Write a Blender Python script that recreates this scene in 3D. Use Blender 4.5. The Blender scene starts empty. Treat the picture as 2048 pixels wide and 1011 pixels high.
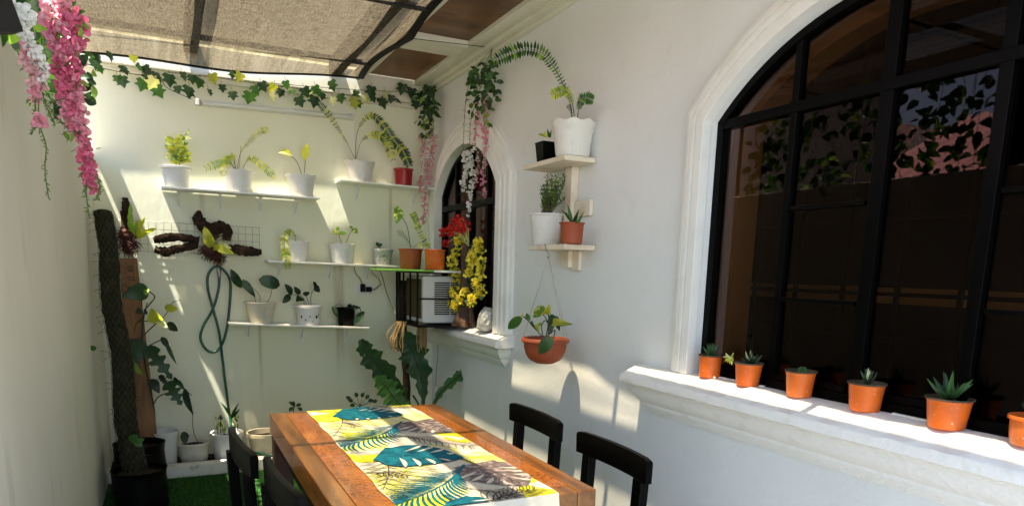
import bpy, bmesh, math, random
import numpy as np
from mathutils import Vector, Matrix
random.seed(7); rnd = random.random
def U(a, b): return a + (b - a) * rnd()
sc = bpy.context.scene
COL = sc.collection
# ------------------------------------------------------------------ camera
FPX, CX, CY = 1400.0, 1024.0, 790.0
YAW, PITCH, ROLL = 0.45534, -0.17504, 0.02793
CAM = np.array([0, 0, 1.5])
fw = np.array([math.sin(YAW)*math.cos(PITCH), math.cos(YAW)*math.cos(PITCH), math.sin(PITCH)])
r0 = np.cross(fw, [0, 0, 1]); r0 /= np.linalg.norm(r0); u0 = np.cross(r0, fw)
rt = math.cos(ROLL)*r0 + math.sin(ROLL)*u0
up = -math.sin(ROLL)*r0 + math.cos(ROLL)*u0
cd = bpy.data.cameras.new('camera'); cam = bpy.data.objects.new('camera', cd); COL.objects.link(cam)
M = Matrix.Identity(4)
for i in range(3):
    M[i][0] = rt[i]; M[i][1] = up[i]; M[i][2] = -fw[i]; M[i][3] = CAM[i]
cam.matrix_world = M
cd.sensor_width = 36; cd.lens = 36*FPX/2048; cd.shift_y = (CY-505.5)/2048
cd.clip_start = 0.05; cd.clip_end = 500
sc.camera = cam
# ------------------------------------------------------------------ sky, sun, exposure
SUN = np.array([-0.165, -0.045, 0.485]); SUN /= np.linalg.norm(SUN)
w = bpy.data.worlds.new('World'); sc.world = w; w.use_nodes = True
nt = w.node_tree
sky = nt.nodes.new('ShaderNodeTexSky'); sky.sky_type = 'NISHITA'; sky.sun_disc = False
sky.sun_elevation = math.asin(SUN[2]); sky.sun_rotation = math.atan2(SUN[0], SUN[1])
bg = nt.nodes['Background']; bg.inputs['Strength'].default_value = 0.11
nt.links.new(sky.outputs[0], bg.inputs[0])
sd = bpy.data.lights.new('sun', 'SUN'); so = bpy.data.objects.new('sun', sd); COL.objects.link(so)
sd.energy = 5.0; sd.angle = math.radians(0.5); sd.color = (1, 0.95, 0.84)
so.rotation_euler = Vector(SUN).to_track_quat('Z', 'Y').to_euler()
sc.view_settings.view_transform = 'Standard'; sc.view_settings.look = 'None'
sc.view_settings.exposure = 2.5; sc.view_settings.gamma = 1
sc.cycles.max_bounces = 10; sc.cycles.diffuse_bounces = 6; sc.cycles.transparent_max_bounces = 16
sc.cycles.use_denoising = True
# ------------------------------------------------------------------ photo pixel -> point on a plane of the place
def ray(x, y): return fw + rt*(x-CX)/FPX - up*(y-CY)/FPX
def PXp(x, y, X): d = ray(x, y); return CAM + d*(X/d[0])
def PYp(x, y, Y): d = ray(x, y); return CAM + d*(Y/d[1])
def PZp(x, y, Z): d = ray(x, y); return CAM + d*((Z-CAM[2])/d[2])
def at(x, y, pl, off=0):
    k, v = pl
    return {'x': PXp, 'y': PYp, 'z': PZp}[k](x, y, v+off)
def mpp(p): return float((np.array(p)-CAM) @ fw)/FPX      # metres per photo pixel at p
XR, YB, XL = 2.034, 5.75, -0.44
# ------------------------------------------------------------------ materials
def mat(name, col, rough=0.6, spec=0.4, metal=0, noise=None, bump=None, tt=(1.9, 1.9, 1.0), trans=0, var=0, coat=0, stretch=(1, 1, 1), wave=None):
    m = bpy.data.materials.new(name); m.use_nodes = True; t = m.node_tree; b = t.nodes['Principled BSDF']
    b.inputs['Base Color'].default_value = (*col, 1); b.inputs['Roughness'].default_value = rough
    b.inputs['Specular IOR Level'].default_value = spec; b.inputs['Metallic'].default_value = metal
    b.inputs['Coat Weight'].default_value = coat
    tc = t.nodes.new('ShaderNodeTexCoord'); mp = t.nodes.new('ShaderNodeMapping'); mp.inputs['Scale'].default_value = stretch
    t.links.new(tc.outputs['Object'], mp.inputs[0]); colout = None
    oi_ = t.nodes.new('ShaderNodeObjectInfo'); sc_ = t.nodes.new('ShaderNodeVectorMath'); sc_.operation = 'SCALE'; sc_.inputs[0].default_value = (7, 13, 5); t.links.new(oi_.outputs['Random'], sc_.inputs['Scale']); t.links.new(sc_.outputs[0], mp.inputs['Location'])
    if noise:                                    # list of (scale, colour, lo, hi, detail)
        prev = None
        for (s, c2, lo, hi, det) in noise:
            n = t.nodes.new('ShaderNodeTexNoise'); n.inputs['Scale'].default_value = s; n.inputs['Detail'].default_value = det
            t.links.new(mp.outputs[0], n.inputs['Vector'])
            r = t.nodes.new('ShaderNodeMapRange'); r.inputs[1].default_value = lo; r.inputs[2].default_value = hi
            t.links.new(n.outputs[0], r.inputs[0])
            x = t.nodes.new('ShaderNodeMix'); x.data_type = 'RGBA'
            t.links.new(r.outputs[0], x.inputs[0])
            if prev is None: x.inputs[6].default_value = (*col, 1)
            else: t.links.new(prev, x.inputs[6])
            x.inputs[7].default_value = (*c2, 1); prev = x.outputs[2]
        colout = prev
    if var:
        oi = t.nodes.new('ShaderNodeNewGeometry'); h = t.nodes.new('ShaderNodeHueSaturation')
        r = t.nodes.new('ShaderNodeMapRange'); r.inputs[3].default_value = 1-var; r.inputs[4].default_value = 1+var
        t.links.new(oi.outputs['Random Per Island'], r.inputs[0]); t.links.new(r.outputs[0], h.inputs['Value'])
        if colout: t.links.new(colout, h.inputs['Color'])
        else: h.inputs['Color'].default_value = (*col, 1)
        colout = h.outputs[0]
    if colout: t.links.new(colout, b.inputs['Base Color'])
    if bump:
        n = t.nodes.new('ShaderNodeTexNoise'); n.inputs['Scale'].default_value = bump[0]; n.inputs['Detail'].default_value = 5
        t.links.new(mp.outputs[0], n.inputs['Vector'])
        bp = t.nodes.new('ShaderNodeBump'); bp.inputs['Strength'].default_value = bump[1]; bp.inputs['Distance'].default_value = bump[2]
        t.links.new(n.outputs[0], bp.inputs['Height']); t.links.new(bp.outputs[0], b.inputs['Normal'])
    if trans:
        tr = t.nodes.new('ShaderNodeBsdfTranslucent'); mx = t.nodes.new('ShaderNodeMixShader'); mx.inputs[0].default_value = trans
        if colout:
            g = t.nodes.new('ShaderNodeMix'); g.data_type = 'RGBA'; g.blend_type = 'MULTIPLY'; g.inputs[0].default_value = 1
            t.links.new(colout, g.inputs[6]); g.inputs[7].default_value = (*tt, 1); t.links.new(g.outputs[2], tr.inputs[0])
        else: tr.inputs[0].default_value = (*[min(1, c_*k_) for c_, k_ in zip(col, tt)], 1)
        t.links.new(b.outputs[0], mx.inputs[1]); t.links.new(tr.outputs[0], mx.inputs[2])
        t.links.new(mx.outputs[0], t.nodes['Material Output'].inputs[0])
    return m
MT = {}
MT['plaster'] = mat('white_plaster', (.77, .79, .785), .75, .25, noise=[(1.6, (.72, .735, .72), .45, .75, 4), (9, (.71, .71, .68), .58, .9, 6)], bump=(38, .25, .006))
MT['trim'] = mat('white_trim_paint', (.82, .82, .78), .6, .3, noise=[(6, (.73, .72, .67), .5, .8, 6)], bump=(60, .25, .004))
MT['cream'] = mat('cream_plaster', (.76, .76, .60), .75, .25, noise=[(1.2, (.71, .70, .51), .42, .7, 4), (5, (.60, .57, .44), .60, .9, 7)], bump=(30, .25, .006), stretch=(1, 1, .35))
MT['leftwall'] = mat('cream_wall_paint', (.80, .785, .67), .7, .25, noise=[(1.4, (.74, .72, .59), .42, .72, 4), (7, (.60, .55, .44), .60, .85, 7)], bump=(26, .25, .006), stretch=(1, 1, .3))
MT['sill'] = mat('weathered_sill', (.84, .83, .80), .65, .3, noise=[(14, (.73, .72, .68), .55, .8, 8)], bump=(45, .5, .006))
def drip(m, x0, zt, zb_, w_):
    t = m.node_tree; b = t.nodes['Principled BSDF']; src = b.inputs['Base Color'].links[0].from_socket
    ge = t.nodes.new('ShaderNodeNewGeometry'); sp = t.nodes.new('ShaderNodeSeparateXYZ'); t.links.new(ge.outputs['Position'], sp.inputs[0])
    mp = t.nodes.new('ShaderNodeMapping'); mp.inputs['Scale'].default_value = (26, 1, 1.6); t.links.new(ge.outputs['Position'], mp.inputs[0])
    n = t.nodes.new('ShaderNodeTexNoise'); n.inputs['Scale'].default_value = 1.0; n.inputs['Detail'].default_value = 5; t.links.new(mp.outputs[0], n.inputs['Vector'])
    def M_(op, a, c=0.0):
        k = t.nodes.new('ShaderNodeMath'); k.operation = op
        for i, v in enumerate((a, c)):
            if isinstance(v, (int, float)): k.inputs[i].default_value = v
            else: t.links.new(v, k.inputs[i])
        return k.outputs[0]
    def MR(v, a, c):
        r = t.nodes.new('ShaderNodeMapRange'); t.links.new(v, r.inputs[0]); r.inputs[1].default_value = a; r.inputs[2].default_value = c; return r.outputs[0]
    band = MR(M_('ABSOLUTE', M_('SUBTRACT', sp.outputs[0], x0)), w_, w_*.3); zz = M_('MULTIPLY', MR(sp.outputs[2], zb_, zb_+.4), MR(sp.outputs[2], zt+.02, zt))
    f = M_('MULTIPLY', M_('MULTIPLY', band, zz), MR(n.outputs[0], .3, .62))
    x = t.nodes.new('ShaderNodeMix'); x.data_type = 'RGBA'; t.links.new(M_('MULTIPLY', f, .7), x.inputs[0]); t.links.new(src, x.inputs[6]); x.inputs[7].default_value = (.36, .27, .15, 1); t.links.new(x.outputs[2], b.inputs['Base Color'])
drip(MT['cream'], 1.235, 1.50, .55, .055); drip(MT['cream'], .62, 1.02, .4, .02); drip(MT['cream'], 1.66, 2.14, 1.55, .02); drip(MT['cream'], .25, 2.0, 1.7, .03)
drip(MT['leftwall'], XL, 2.3, 1.0, .5) if False else None
MT['beam'] = mat('cream_beam_paint', (.74, .71, .58), .55, .3, noise=[(4, (.66, .62, .5), .5, .8, 4)])
MT['dark_beam'] = mat('dark_timber', (.012, .010, .009), .6, .3)
MT['panel'] = mat('brown_roof_panel', (.085, .052, .034), .35, .4, noise=[(3, (.14, .088, .055), .4, .7, 5), (14, (.05, .03, .02), .55, .8, 5)], stretch=(.35, 2.2, 1), trans=.25)
MT['black'] = mat('black_gloss_paint', (.0010, .0010, .0011), .32, .07, bump=(14, .12, .004))
MT['iron'] = mat('black_iron', (.0015, .0015, .0017), .45, .1, bump=(70, .3, .003))
MT['plasticblack'] = mat('black_plastic', (.0015, .0015, .0018), .45, .1, bump=(9, .3, .01))
MT['wire'] = mat('grey_wire', (.42, .40, .36), .5, .4, .4)
MT['darkwire'] = mat('weathered_wire', (.06, .063, .05), .6, .3)
MT['whiteplastic'] = mat('white_plastic', (.74, .735, .71), .38, .45, noise=[(9, (.64, .63, .58), .52, .8, 6)], bump=(50, .12, .003))
MT['ornate'] = mat('embossed_white_plastic', (.70, .69, .65), .45, .4, noise=[(24, (.62, .61, .56), .5, .75, 4)], bump=(34, .4, .003))
MT['beigeplastic'] = mat('beige_plastic', (.60, .57, .48), .5, .35, noise=[(12, (.48, .43, .33), .5, .8, 6)])
MT['dirtywhite'] = mat('stained_cream_pot', (.68, .62, .46), .55, .3, noise=[(5, (.36, .26, .12), .47, .72, 6)], stretch=(1.5, 1.5, .35))
MT['speckled'] = mat('speckled_granite', (.42, .42, .40), .7, .3, noise=[(140, (.12, .12, .12), .5, .6, 2)])
MT['terracotta'] = mat('terracotta', (.31, .068, .026), .55, .35, noise=[(8, (.26, .066, .03), .45, .75, 6)])
MT['orange'] = mat('orange_plastic', (.66, .125, .010), .42, .4, noise=[(14, (.44, .09, .018), .45, .8, 6), (5, (.62, .22, .07), .52, .8, 5), (70, (.62, .40, .25), .66, .74, 3)])
MT['darkrim'] = mat('mossy_pot_rim', (.10, .065, .04), .7, .2, noise=[(40, (.05, .05, .03), .45, .6, 4)])
MT['red'] = mat('red_plastic', (.32, .012, .016), .35, .45)
MT['soil'] = mat('dark_soil', (.028, .02, .014), .95, .1, bump=(60, 1, .01), noise=[(50, (.06, .042, .03), .5, .7, 4)])
def leafmat(n, c, v=.3, tr=.35, n2=None): return mat(n, c, .42, .4, trans=tr, var=v, noise=n2, tt=(1.15, 1.15, 1.2) if 'petal' in n else (1.9, 1.9, 1.0))
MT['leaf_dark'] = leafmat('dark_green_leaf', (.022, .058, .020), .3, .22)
MT['leaf_black'] = leafmat('blackish_green_leaf', (.012, .032, .014), .3, .12)  # darkest of the leaf greens
MT['leaf_mid'] = leafmat('mid_green_leaf', (.045, .125, .026), .35)
MT['leaf_light'] = leafmat('light_green_leaf', (.17, .29, .045), .35, .4)
MT['leaf_yellow'] = leafmat('yellow_green_leaf', (.44, .47, .06), .3, .4)
MT['leaf_pale'] = leafmat('pale_variegated_leaf', (.62, .64, .36), .2, .4)
MT['leaf_varieg'] = leafmat('variegated_leaf', (.13, .26, .04), .2, .35, n2=[(38, (.62, .66, .22), .5, .62, 3)])
MT['stem'] = mat('brown_stem', (.12, .10, .04), .6, .3)
MT['stem_green'] = mat('green_stem', (.10, .16, .035), .55, .3)
MT['stem_dark'] = mat('dark_stem', (.03, .035, .018), .6, .3)
MT['pink'] = leafmat('pink_petal', (.74, .30, .39), .2, .35)
MT['hotpink'] = leafmat('hot_pink_petal', (.68, .15, .27), .22, .35)
MT['blush'] = leafmat('blush_petal', (.70, .42, .44), .2, .35)
MT['white_petal'] = leafmat('white_petal', (.80, .80, .76), .12, .3)
MT['redpetal'] = leafmat('red_petal', (.65, .03, .025), .35, .3)
MT['yellowpetal'] = leafmat('yellow_petal', (.88, .76, .07), .3, .3)
MT['moss'] = mat('mossy_coir', (.022, .022, .011), .95, .1, noise=[(22, (.045, .043, .018), .45, .7, 6)], bump=(45, 1, .03))
MT['bark'] = mat('dark_bark', (.030, .018, .012), .9, .15, noise=[(10, (.13, .075, .04), .55, .8, 6)], bump=(24, 1, .03), stretch=(.6, 1, 1))
MT['root'] = mat('red_brown_root', (.07, .026, .020), .85, .2)
MT['plank'] = mat('weathered_plank', (.24, .125, .055), .7, .25, noise=[(9, (.15, .075, .035), .42, .7, 6)], stretch=(3, 3, .3), bump=(20, .3, .004))
MT['palewood'] = mat('whitewashed_wood', (.74, .66, .53), .65, .25, noise=[(10, (.56, .43, .29), .50, .78, 6)], stretch=(1, 1, 1), bump=(30, .3, .004))
MT['hose'] = mat('green_hose', (.006, .055, .035), .25, .5)
MT['turf'] = mat('turf_base', (.018, .06, .013), .9, .1, noise=[(30, (.02, .06, .014), .45, .7, 5)])
MT['blade'] = leafmat('grass_blade', (.030, .125, .014), .4, .25)
MT['concrete'] = mat('concrete', (.36, .35, .32), .85, .2, noise=[(3, (.28, .27, .25), .4, .7, 5)])
MT['screen'] = mat('sky_screen_grey', (.20, .185, .155), .9, .1, noise=[(5, (.15, .14, .12), .4, .7, 5)])  # dull grey for the screen added behind the cloth
MT['bounce_grey'] = mat('bounce_floor_grey', (.24, .25, .27), .5, .3, noise=[(4, (.20, .21, .23), .4, .7, 4)])  # grey chosen for the light bounced off the unseen near floor
MT['curb'] = mat('chipped_white_curb', (.66, .65, .58), .75, .2, noise=[(16, (.36, .35, .28), .57, .72, 7)], bump=(30, .5, .006))
MT['table_wood'] = mat('varnished_table_wood', (.23, .095, .022), .2, .5, noise=[(7, (.11, .042, .014), .4, .7, 6)], stretch=(4, .5, 4), coat=.2)
MT['table_leg'] = mat('dark_table_leg', (.035, .014, .008), .35, .5)
MT['table_stone'] = mat('speckled_brown_panel', (.40, .125, .020), .16, .5, noise=[(60, (.20, .066, .02), .48, .66, 5), (150, (.055, .03, .016), .60, .68, 3), (5, (.47, .17, .03), .5, .8, 4)], coat=.4)
MT['cloth_white'] = mat('runner_cream', (.62, .59, .50), .8, .15, bump=(220, .2, .002))
MT['teal'] = mat('print_teal', (.006, .135, .20), .8, .15, noise=[(26, (.003, .05, .085), .45, .7, 4)])
MT['teal_light'] = mat('print_teal_light', (.02, .17, .23), .8, .15)
MT['yellow'] = mat('print_yellow', (.60, .60, .02), .8, .15, noise=[(16, (.56, .58, .06), .4, .7, 4)])
MT['paleyellow'] = mat('print_pale_yellow', (.72, .70, .24), .8, .15, noise=[(30, (.72, .69, .45), .45, .65, 4)])
MT['ink'] = mat('print_ink', (.05, .035, .04), .8, .15)
MT['mauve'] = mat('print_mauve', (.15, .115, .12), .8, .15, noise=[(40, (.40, .34, .33), .48, .66, 3)])
MT['chrome'] = mat('chain_steel', (.25, .25, .24), .4, .5, .8)
MT['acwhite'] = mat('off_white_plastic', (.68, .68, .64), .45, .4)
MT['coil'] = mat('dusty_brown_coil', (.13, .095, .03), .8, .2, noise=[(30, (.08, .055, .02), .4, .6, 4)], stretch=(1, .4, 6))
MT['greenboard'] = mat('green_board', (.16, .40, .05), .5, .35)
MT['raffia'] = mat('dry_raffia', (.32, .22, .10), .8, .2, var=.35)
MT['bag'] = mat('crumpled_bag', (.55, .55, .52), .35, .5, noise=[(18, (.22, .22, .2), .56, .7, 5)], bump=(20, 1, .02))
MT['stump'] = mat('varnished_stump', (.13, .062, .028), .4, .4, noise=[(9, (.05, .024, .013), .42, .68, 6)], stretch=(3, 3, .6), bump=(18, .8, .02))
MT['beige_in'] = mat('beige_frame_paint', (.70, .50, .22), .6, .3)
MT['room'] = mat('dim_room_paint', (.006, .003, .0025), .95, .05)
MT['curtain'] = mat('brown_curtain', (.30, .20, .11), .9, .1)
MT['redroof'] = mat('red_corrugated_roof', (.85, .40, .36), .6, .3)
MT['pink_wall'] = mat('pale_house_wall', (.66, .58, .46), .8, .2)
MT['gecko'] = mat('brown_gecko', (.10, .06, .03), .6, .3)
MT['lampw'] = mat('lamp_white', (.60, .60, .54), .4, .4)
MT['cord'] = mat('beige_cord', (.30, .25, .16), .6, .3)
MT['spot'] = mat('dark_spot', (.015, .015, .012), .6, .3)
# shade cloth: loose weave that lets part of the light straight through
def clothmat():
    m = bpy.data.materials.new('tan_shade_net'); m.use_nodes = True; t = m.node_tree; b = t.nodes['Principled BSDF']
    tc = t.nodes.new('ShaderNodeTexCoord')
    def nz(scale, st, det=4):
        mp = t.nodes.new('ShaderNodeMapping'); mp.inputs['Scale'].default_value = st; t.links.new(tc.outputs['Object'], mp.inputs[0])
        n = t.nodes.new('ShaderNodeTexNoise'); n.inputs['Scale'].default_value = scale; n.inputs['Detail'].default_value = det
        t.links.new(mp.outputs[0], n.inputs['Vector']); return n.outputs[0]
    a = nz(9, (2.6, .12, 1)); f1 = nz(60, (3, .3, 1), 2); f2 = nz(60, (.3, 3, 1), 2)
    def mth(op, x, y):
        n = t.nodes.new('ShaderNodeMath'); n.operation = op
        for i, v in enumerate((x, y)):
            if isinstance(v, float): n.inputs[i].default_value = v
            else: t.links.new(v, n.inputs[i])
        return n.outputs[0]
    weave = mth('ADD', f1, f2)
    r = t.nodes.new('ShaderNodeMapRange'); t.links.new(weave, r.inputs[0]); r.inputs[1].default_value = .75; r.inputs[2].default_value = 1.25
    x = t.nodes.new('ShaderNodeMix'); x.data_type = 'RGBA'; t.links.new(r.outputs[0], x.inputs[0])
    x.inputs[6].default_value = (.048, .037, .023, 1); x.inputs[7].default_value = (.155, .125, .082, 1)
    t.links.new(x.outputs[2], b.inputs['Base Color']); b.inputs['Roughness'].default_value = .9; b.inputs['Specular IOR Level'].default_value = .1
    tr = t.nodes.new('ShaderNodeBsdfTranslucent'); t.links.new(x.outputs[2], tr.inputs[0])
    mx = t.nodes.new('ShaderNodeMixShader'); mx.inputs[0].default_value = .30
    t.links.new(b.outputs[0], mx.inputs[1]); t.links.new(tr.outputs[0], mx.inputs[2])
    tp = t.nodes.new('ShaderNodeBsdfTransparent'); tp.inputs[0].default_value = (1, .86, .64, 1)
    r2 = t.nodes.new('ShaderNodeMapRange'); t.links.new(a, r2.inputs[0]); r2.inputs[1].default_value = .35; r2.inputs[2].default_value = .68
    r2.inputs[3].default_value = .13; r2.inputs[4].default_value = .34
    m2 = t.nodes.new('ShaderNodeMixShader'); t.links.new(r2.outputs[0], m2.inputs[0])
    t.links.new(mx.outputs[0], m2.inputs[1]); t.links.new(tp.outputs[0], m2.inputs[2])
    t.links.new(m2.outputs[0], t.nodes['Material Output'].inputs[0]); return m
MT['net'] = clothmat()
def glassmat():
    m = bpy.data.materials.new('tinted_glass'); m.use_nodes = True; t = m.node_tree; t.nodes.remove(t.nodes['Principled BSDF'])
    g = t.nodes.new('ShaderNodeBsdfGlossy'); g.inputs['Roughness'].default_value = .015; g.inputs['Color'].default_value = (.66, .50, .49, 1)
    tp = t.nodes.new('ShaderNodeBsdfTransparent'); tp.inputs[0].default_value = (.25, .18, .125, 1)
    lw = t.nodes.new('ShaderNodeLayerWeight'); lw.inputs[0].default_value = .25
    r = t.nodes.new('ShaderNodeMapRange'); t.links.new(lw.outputs['Fresnel'], r.inputs[0]); r.inputs[3].default_value = .017; r.inputs[4].default_value = .24
    mx = t.nodes.new('ShaderNodeMixShader'); t.links.new(r.outputs[0], mx.inputs[0])
    t.links.new(tp.outputs[0], mx.inputs[1]); t.links.new(g.outputs[0], mx.inputs[2])
    t.links.new(mx.outputs[0], t.nodes['Material Output'].inputs[0]); return m
MT['glass'] = glassmat()
# ------------------------------------------------------------------ mesh builder
ORG = {}
V3 = lambda *a: np.array(a, float)
def nrm(v):
    l = np.linalg.norm(v); return v/l if l > 1e-9 else V3(0, 0, 1)
class MB:
    def __init__(s): s.v = []; s.f = []; s.m = []
    def add(s, vs, fs, m=0):
        o = len(s.v); s.v += [tuple(map(float, p)) for p in vs]
        s.f += [tuple(i+o for i in f) for f in fs]; s.m += [m]*len(fs)
    def box(s, a, b, m=0):
        x0, x1 = sorted((a[0], b[0])); y0, y1 = sorted((a[1], b[1])); z0, z1 = sorted((a[2], b[2]))
        s.add([(x0, y0, z0), (x1, y0, z0), (x1, y1, z0), (x0, y1, z0), (x0, y0, z1), (x1, y0, z1), (x1, y1, z1), (x0, y1, z1)],
              [(0, 3, 2, 1), (4, 5, 6, 7), (0, 1, 5, 4), (1, 2, 6, 5), (2, 3, 7, 6), (3, 0, 4, 7)], m)
    def bar(s, p, q, w, h, m=0, ref=(0, 0, 1)):
        p = np.array(p, float); q = np.array(q, float); d = nrm(q-p); a = np.cross(d, ref)
        if np.linalg.norm(a) < 1e-4: a = np.cross(d, (1, 0, 0))
        a = nrm(a); b = np.cross(a, d); vs = []
        for c in (p, q):
            for i, j in ((-1, -1), (1, -1), (1, 1), (-1, 1)): vs.append(c+a*w/2*i+b*h/2*j)
        s.add(vs, [(3, 2, 1, 0), (4, 5, 6, 7), (0, 1, 5, 4), (1, 2, 6, 5), (2, 3, 7, 6), (3, 0, 4, 7)], m)
    def tube(s, pts, r, n=8, m=0, cap=True):
        pts = [np.array(p, float) for p in pts]; k = len(pts)
        if not hasattr(r, '__len__'): r = [r]*k
        vs = []; a = None
        for i, p in enumerate(pts):
            d = nrm(pts[min(i+1, k-1)]-pts[max(i-1, 0)])
            if a is None: a = np.cross(d, (0, 0, 1)) if abs(d[2]) < .9 else np.cross(d, (1, 0, 0))
            a = nrm(a-d*(a@d)); b = np.cross(d, a)
            for j in range(n):
                t = 2*math.pi*j/n; vs.append(p+(a*math.cos(t)+b*math.sin(t))*r[i])
        fs = [(i*n+j, i*n+(j+1) % n, (i+1)*n+(j+1) % n, (i+1)*n+j) for i in range(k-1) for j in range(n)]
        if cap: fs += [tuple(range(n-1, -1, -1)), tuple(range((k-1)*n, k*n))]
        s.add(vs, fs, m)
    def lathe(s, c, prof, n=32, m=0, mod=None):
        vs = []
        for (r, z) in prof:
            for j in range(n):
                t = 2*math.pi*j/n; rr, zz = (r, z) if mod is None else mod(r, z, t)
                vs.append((c[0]+rr*math.cos(t), c[1]+rr*math.sin(t), c[2]+zz))
        s.add(vs, [(i*n+j, i*n+(j+1) % n, (i+1)*n+(j+1) % n, (i+1)*n+j) for i in range(len(prof)-1) for j in range(n)], m)
    def disc(s, c, r, n=24, m=0, z=0):
        s.add([(c[0]+r*math.cos(2*math.pi*j/n), c[1]+r*math.sin(2*math.pi*j/n), c[2]+z+U(-.002, .002)) for j in range(n)]+[(c[0], c[1], c[2]+z+.004)],
              [(j, (j+1) % n, n) for j in range(n)], m)
    def poly(s, pts, m=0): s.add(pts, [tuple(range(len(pts)))], m)
    def loft(s, rings, m=0, closed=True):
        k = len(rings[0]); vs = [p for r in rings for p in r]
        s.add(vs, [(i*k+j, i*k+(j+1) % k, (i+1)*k+(j+1) % k, (i+1)*k+j) for i in range(len(rings)-1) for j in range(k if closed else k-1)], m)
    def blob(s, c, rx, ry, rz, n=10, m=0, rough=.15):
        rings = []
        for i in range(1, n):
            th = math.pi*i/n
            rings.append([(c[0]+rx*math.sin(th)*math.cos(2*math.pi*j/n)*U(1-rough, 1+rough), c[1]+ry*math.sin(th)*math.sin(2*math.pi*j/n)*U(1-rough, 1+rough), c[2]+rz*math.cos(th)*U(1-rough, 1+rough)) for j in range(n)])
        s.loft(rings, m); k = len(s.v)
        s.poly(rings[0][::-1], m); s.poly(rings[-1], m)
    def build(s, name, mats, parent=None, smooth=True, bevel=0, origin=None):
        if not isinstance(mats, (list, tuple)): mats = [mats]
        if origin is None:
            if parent is not None: origin = ORG[parent.name]
            else:
                A = np.array(s.v); origin = ((A[:, 0].min()+A[:, 0].max())/2, (A[:, 1].min()+A[:, 1].max())/2, A[:, 2].min())
        o3 = np.array(origin, float)
        me = bpy.data.meshes.new(name); me.from_pydata([tuple(np.array(p)-o3) for p in s.v], [], s.f)
        for m in mats: me.materials.append(MT[m] if isinstance(m, str) else m)
        me.polygons.foreach_set('material_index', s.m)
        if smooth: me.polygons.foreach_set('use_smooth', [True]*len(s.f))
        me.validate(); me.update()
        if smooth and smooth != 'all': me.set_sharp_from_angle(angle=math.radians(38))
        o = bpy.data.objects.new(name, me); COL.objects.link(o)
        if parent is not None: o.parent = parent
        else: o.location = origin
        ORG[o.name] = tuple(o3)
        if bevel:
            b = o.modifiers.new('bevel', 'BEVEL'); b.width = bevel; b.segments = 2; b.limit_method = 'ANGLE'
        return o
def tag(o, label=None, cat=None, group=None, kind=None):
    if label: o['label'] = label
    if cat: o['category'] = cat
    if group: o['group'] = group
    if kind: o['kind'] = kind
    return o
def thing(name, label, cat, loc, group=None):
    o = bpy.data.objects.new(name, None); COL.objects.link(o); o.location = tuple(map(float, loc)); o.empty_display_size = .1
    ORG[o.name] = tuple(map(float, loc)); return tag(o, label, cat, group)
def spline(pts, n):
    P = [np.array(p, float) for p in pts]; P = [2*P[0]-P[1]]+P+[2*P[-1]-P[-2]]; out = []; k = len(P)-3
    for i in range(n):
        u = i/(n-1)*k; j = min(int(u), k-1); t = u-j; a, b, c, d = P[j:j+4]
        out.append(.5*((2*b)+(c-a)*t+(2*a-5*b+4*c-d)*t*t+(3*b-a-3*c+d)*t**3))
    return out
def pts(l, pl): return [at(p[0], p[1], pl, p[2] if len(p) > 2 else 0) for p in l]
# ------------------------------------------------------------------ leaves
SH = {'ellip': lambda t: math.sin(math.pi*t)**.75, 'lance': lambda t: math.sin(math.pi*t**.75)**.9,
      'heart': lambda t: (math.sin(math.pi*min(1, t**.62))**.8 if t > 0.02 else .35), 'blade': lambda t: min(1, 6*t+.45)*(1-t**2.4),
      'round': lambda t: math.sqrt(max(0, 1-(2*t-1)**2)), 'wavy': lambda t: (math.sin(math.pi*t**.8)**.7)*(1+.16*math.sin(26*t)),
      'split': lambda t: math.sin(math.pi*min(1, t**.7))**.7*(1 if (int(t*9) % 2 == 0 or t < .2) else .45)}
def leaf(mb, base, tip, width, m=0, shape='ellip', fold=.18, droop=0.0, tilt=.5, n=7, nhint=None, roll=None):
    base = np.array(base, float); tip = np.array(tip, float); ax = tip-base; L = np.linalg.norm(ax)
    if L < 1e-6: return
    a = ax/L; nh = nrm(CAM-(base+tip)/2) if nhint is None else nrm(np.array(nhint, float))
    nh = nrm(nh+V3(U(-1, 1), U(-1, 1), U(-.6, 1))*tilt); nh = nrm(nh-a*(nh@a)); sd_ = np.cross(a, nh); f = SH[shape]
    if roll: nh, sd_ = nh*math.cos(roll)+sd_*math.sin(roll), sd_*math.cos(roll)-nh*math.sin(roll)
    vs = []
    for i in range(n+1):
        t = i/n; hw = width/2*f(max(.0, min(1, t)))
        c = base+ax*t+nh*(droop*L*math.sin(math.pi*t)); wv = .06*width*math.sin(9*t) if shape == 'wavy' else 0
        vs += [c-sd_*hw+nh*(fold*hw+wv), c, c+sd_*hw+nh*(fold*hw-wv)]
    fs = []
    for i in range(n):
        k = i*3; fs += [(k, k+1, k+4, k+3), (k+1, k+2, k+5, k+4)]
    mb.add(vs, fs, m)
IVY = [(0, 0), (.30, -.12), (.55, .10), (.36, .30), (.62, .52), (.28, .60), (0, 1.0), (-.28, .60), (-.62, .52), (-.36, .30), (-.55, .10), (-.30, -.12)]
def ivy(mb, c, size, m=0):
    nh = nrm(nrm(CAM-c)+V3(U(-1, 1), U(-1, 1), U(-.4, .8))*.75); d = nrm(V3(U(-.6, .6), U(-.2, .2), -1)); d = nrm(d-nh*(d@nh)); s_ = np.cross(d, nh)
    vs = [c+s_*x*size+d*y*size+nh*(-.25*size*abs(x)-.15*size*y*y) for x, y in IVY]+[c+d*.35*size]
    k = len(IVY); mb.add(vs, [(i, (i+1) % k, k) for i in range(k)], m)
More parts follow.
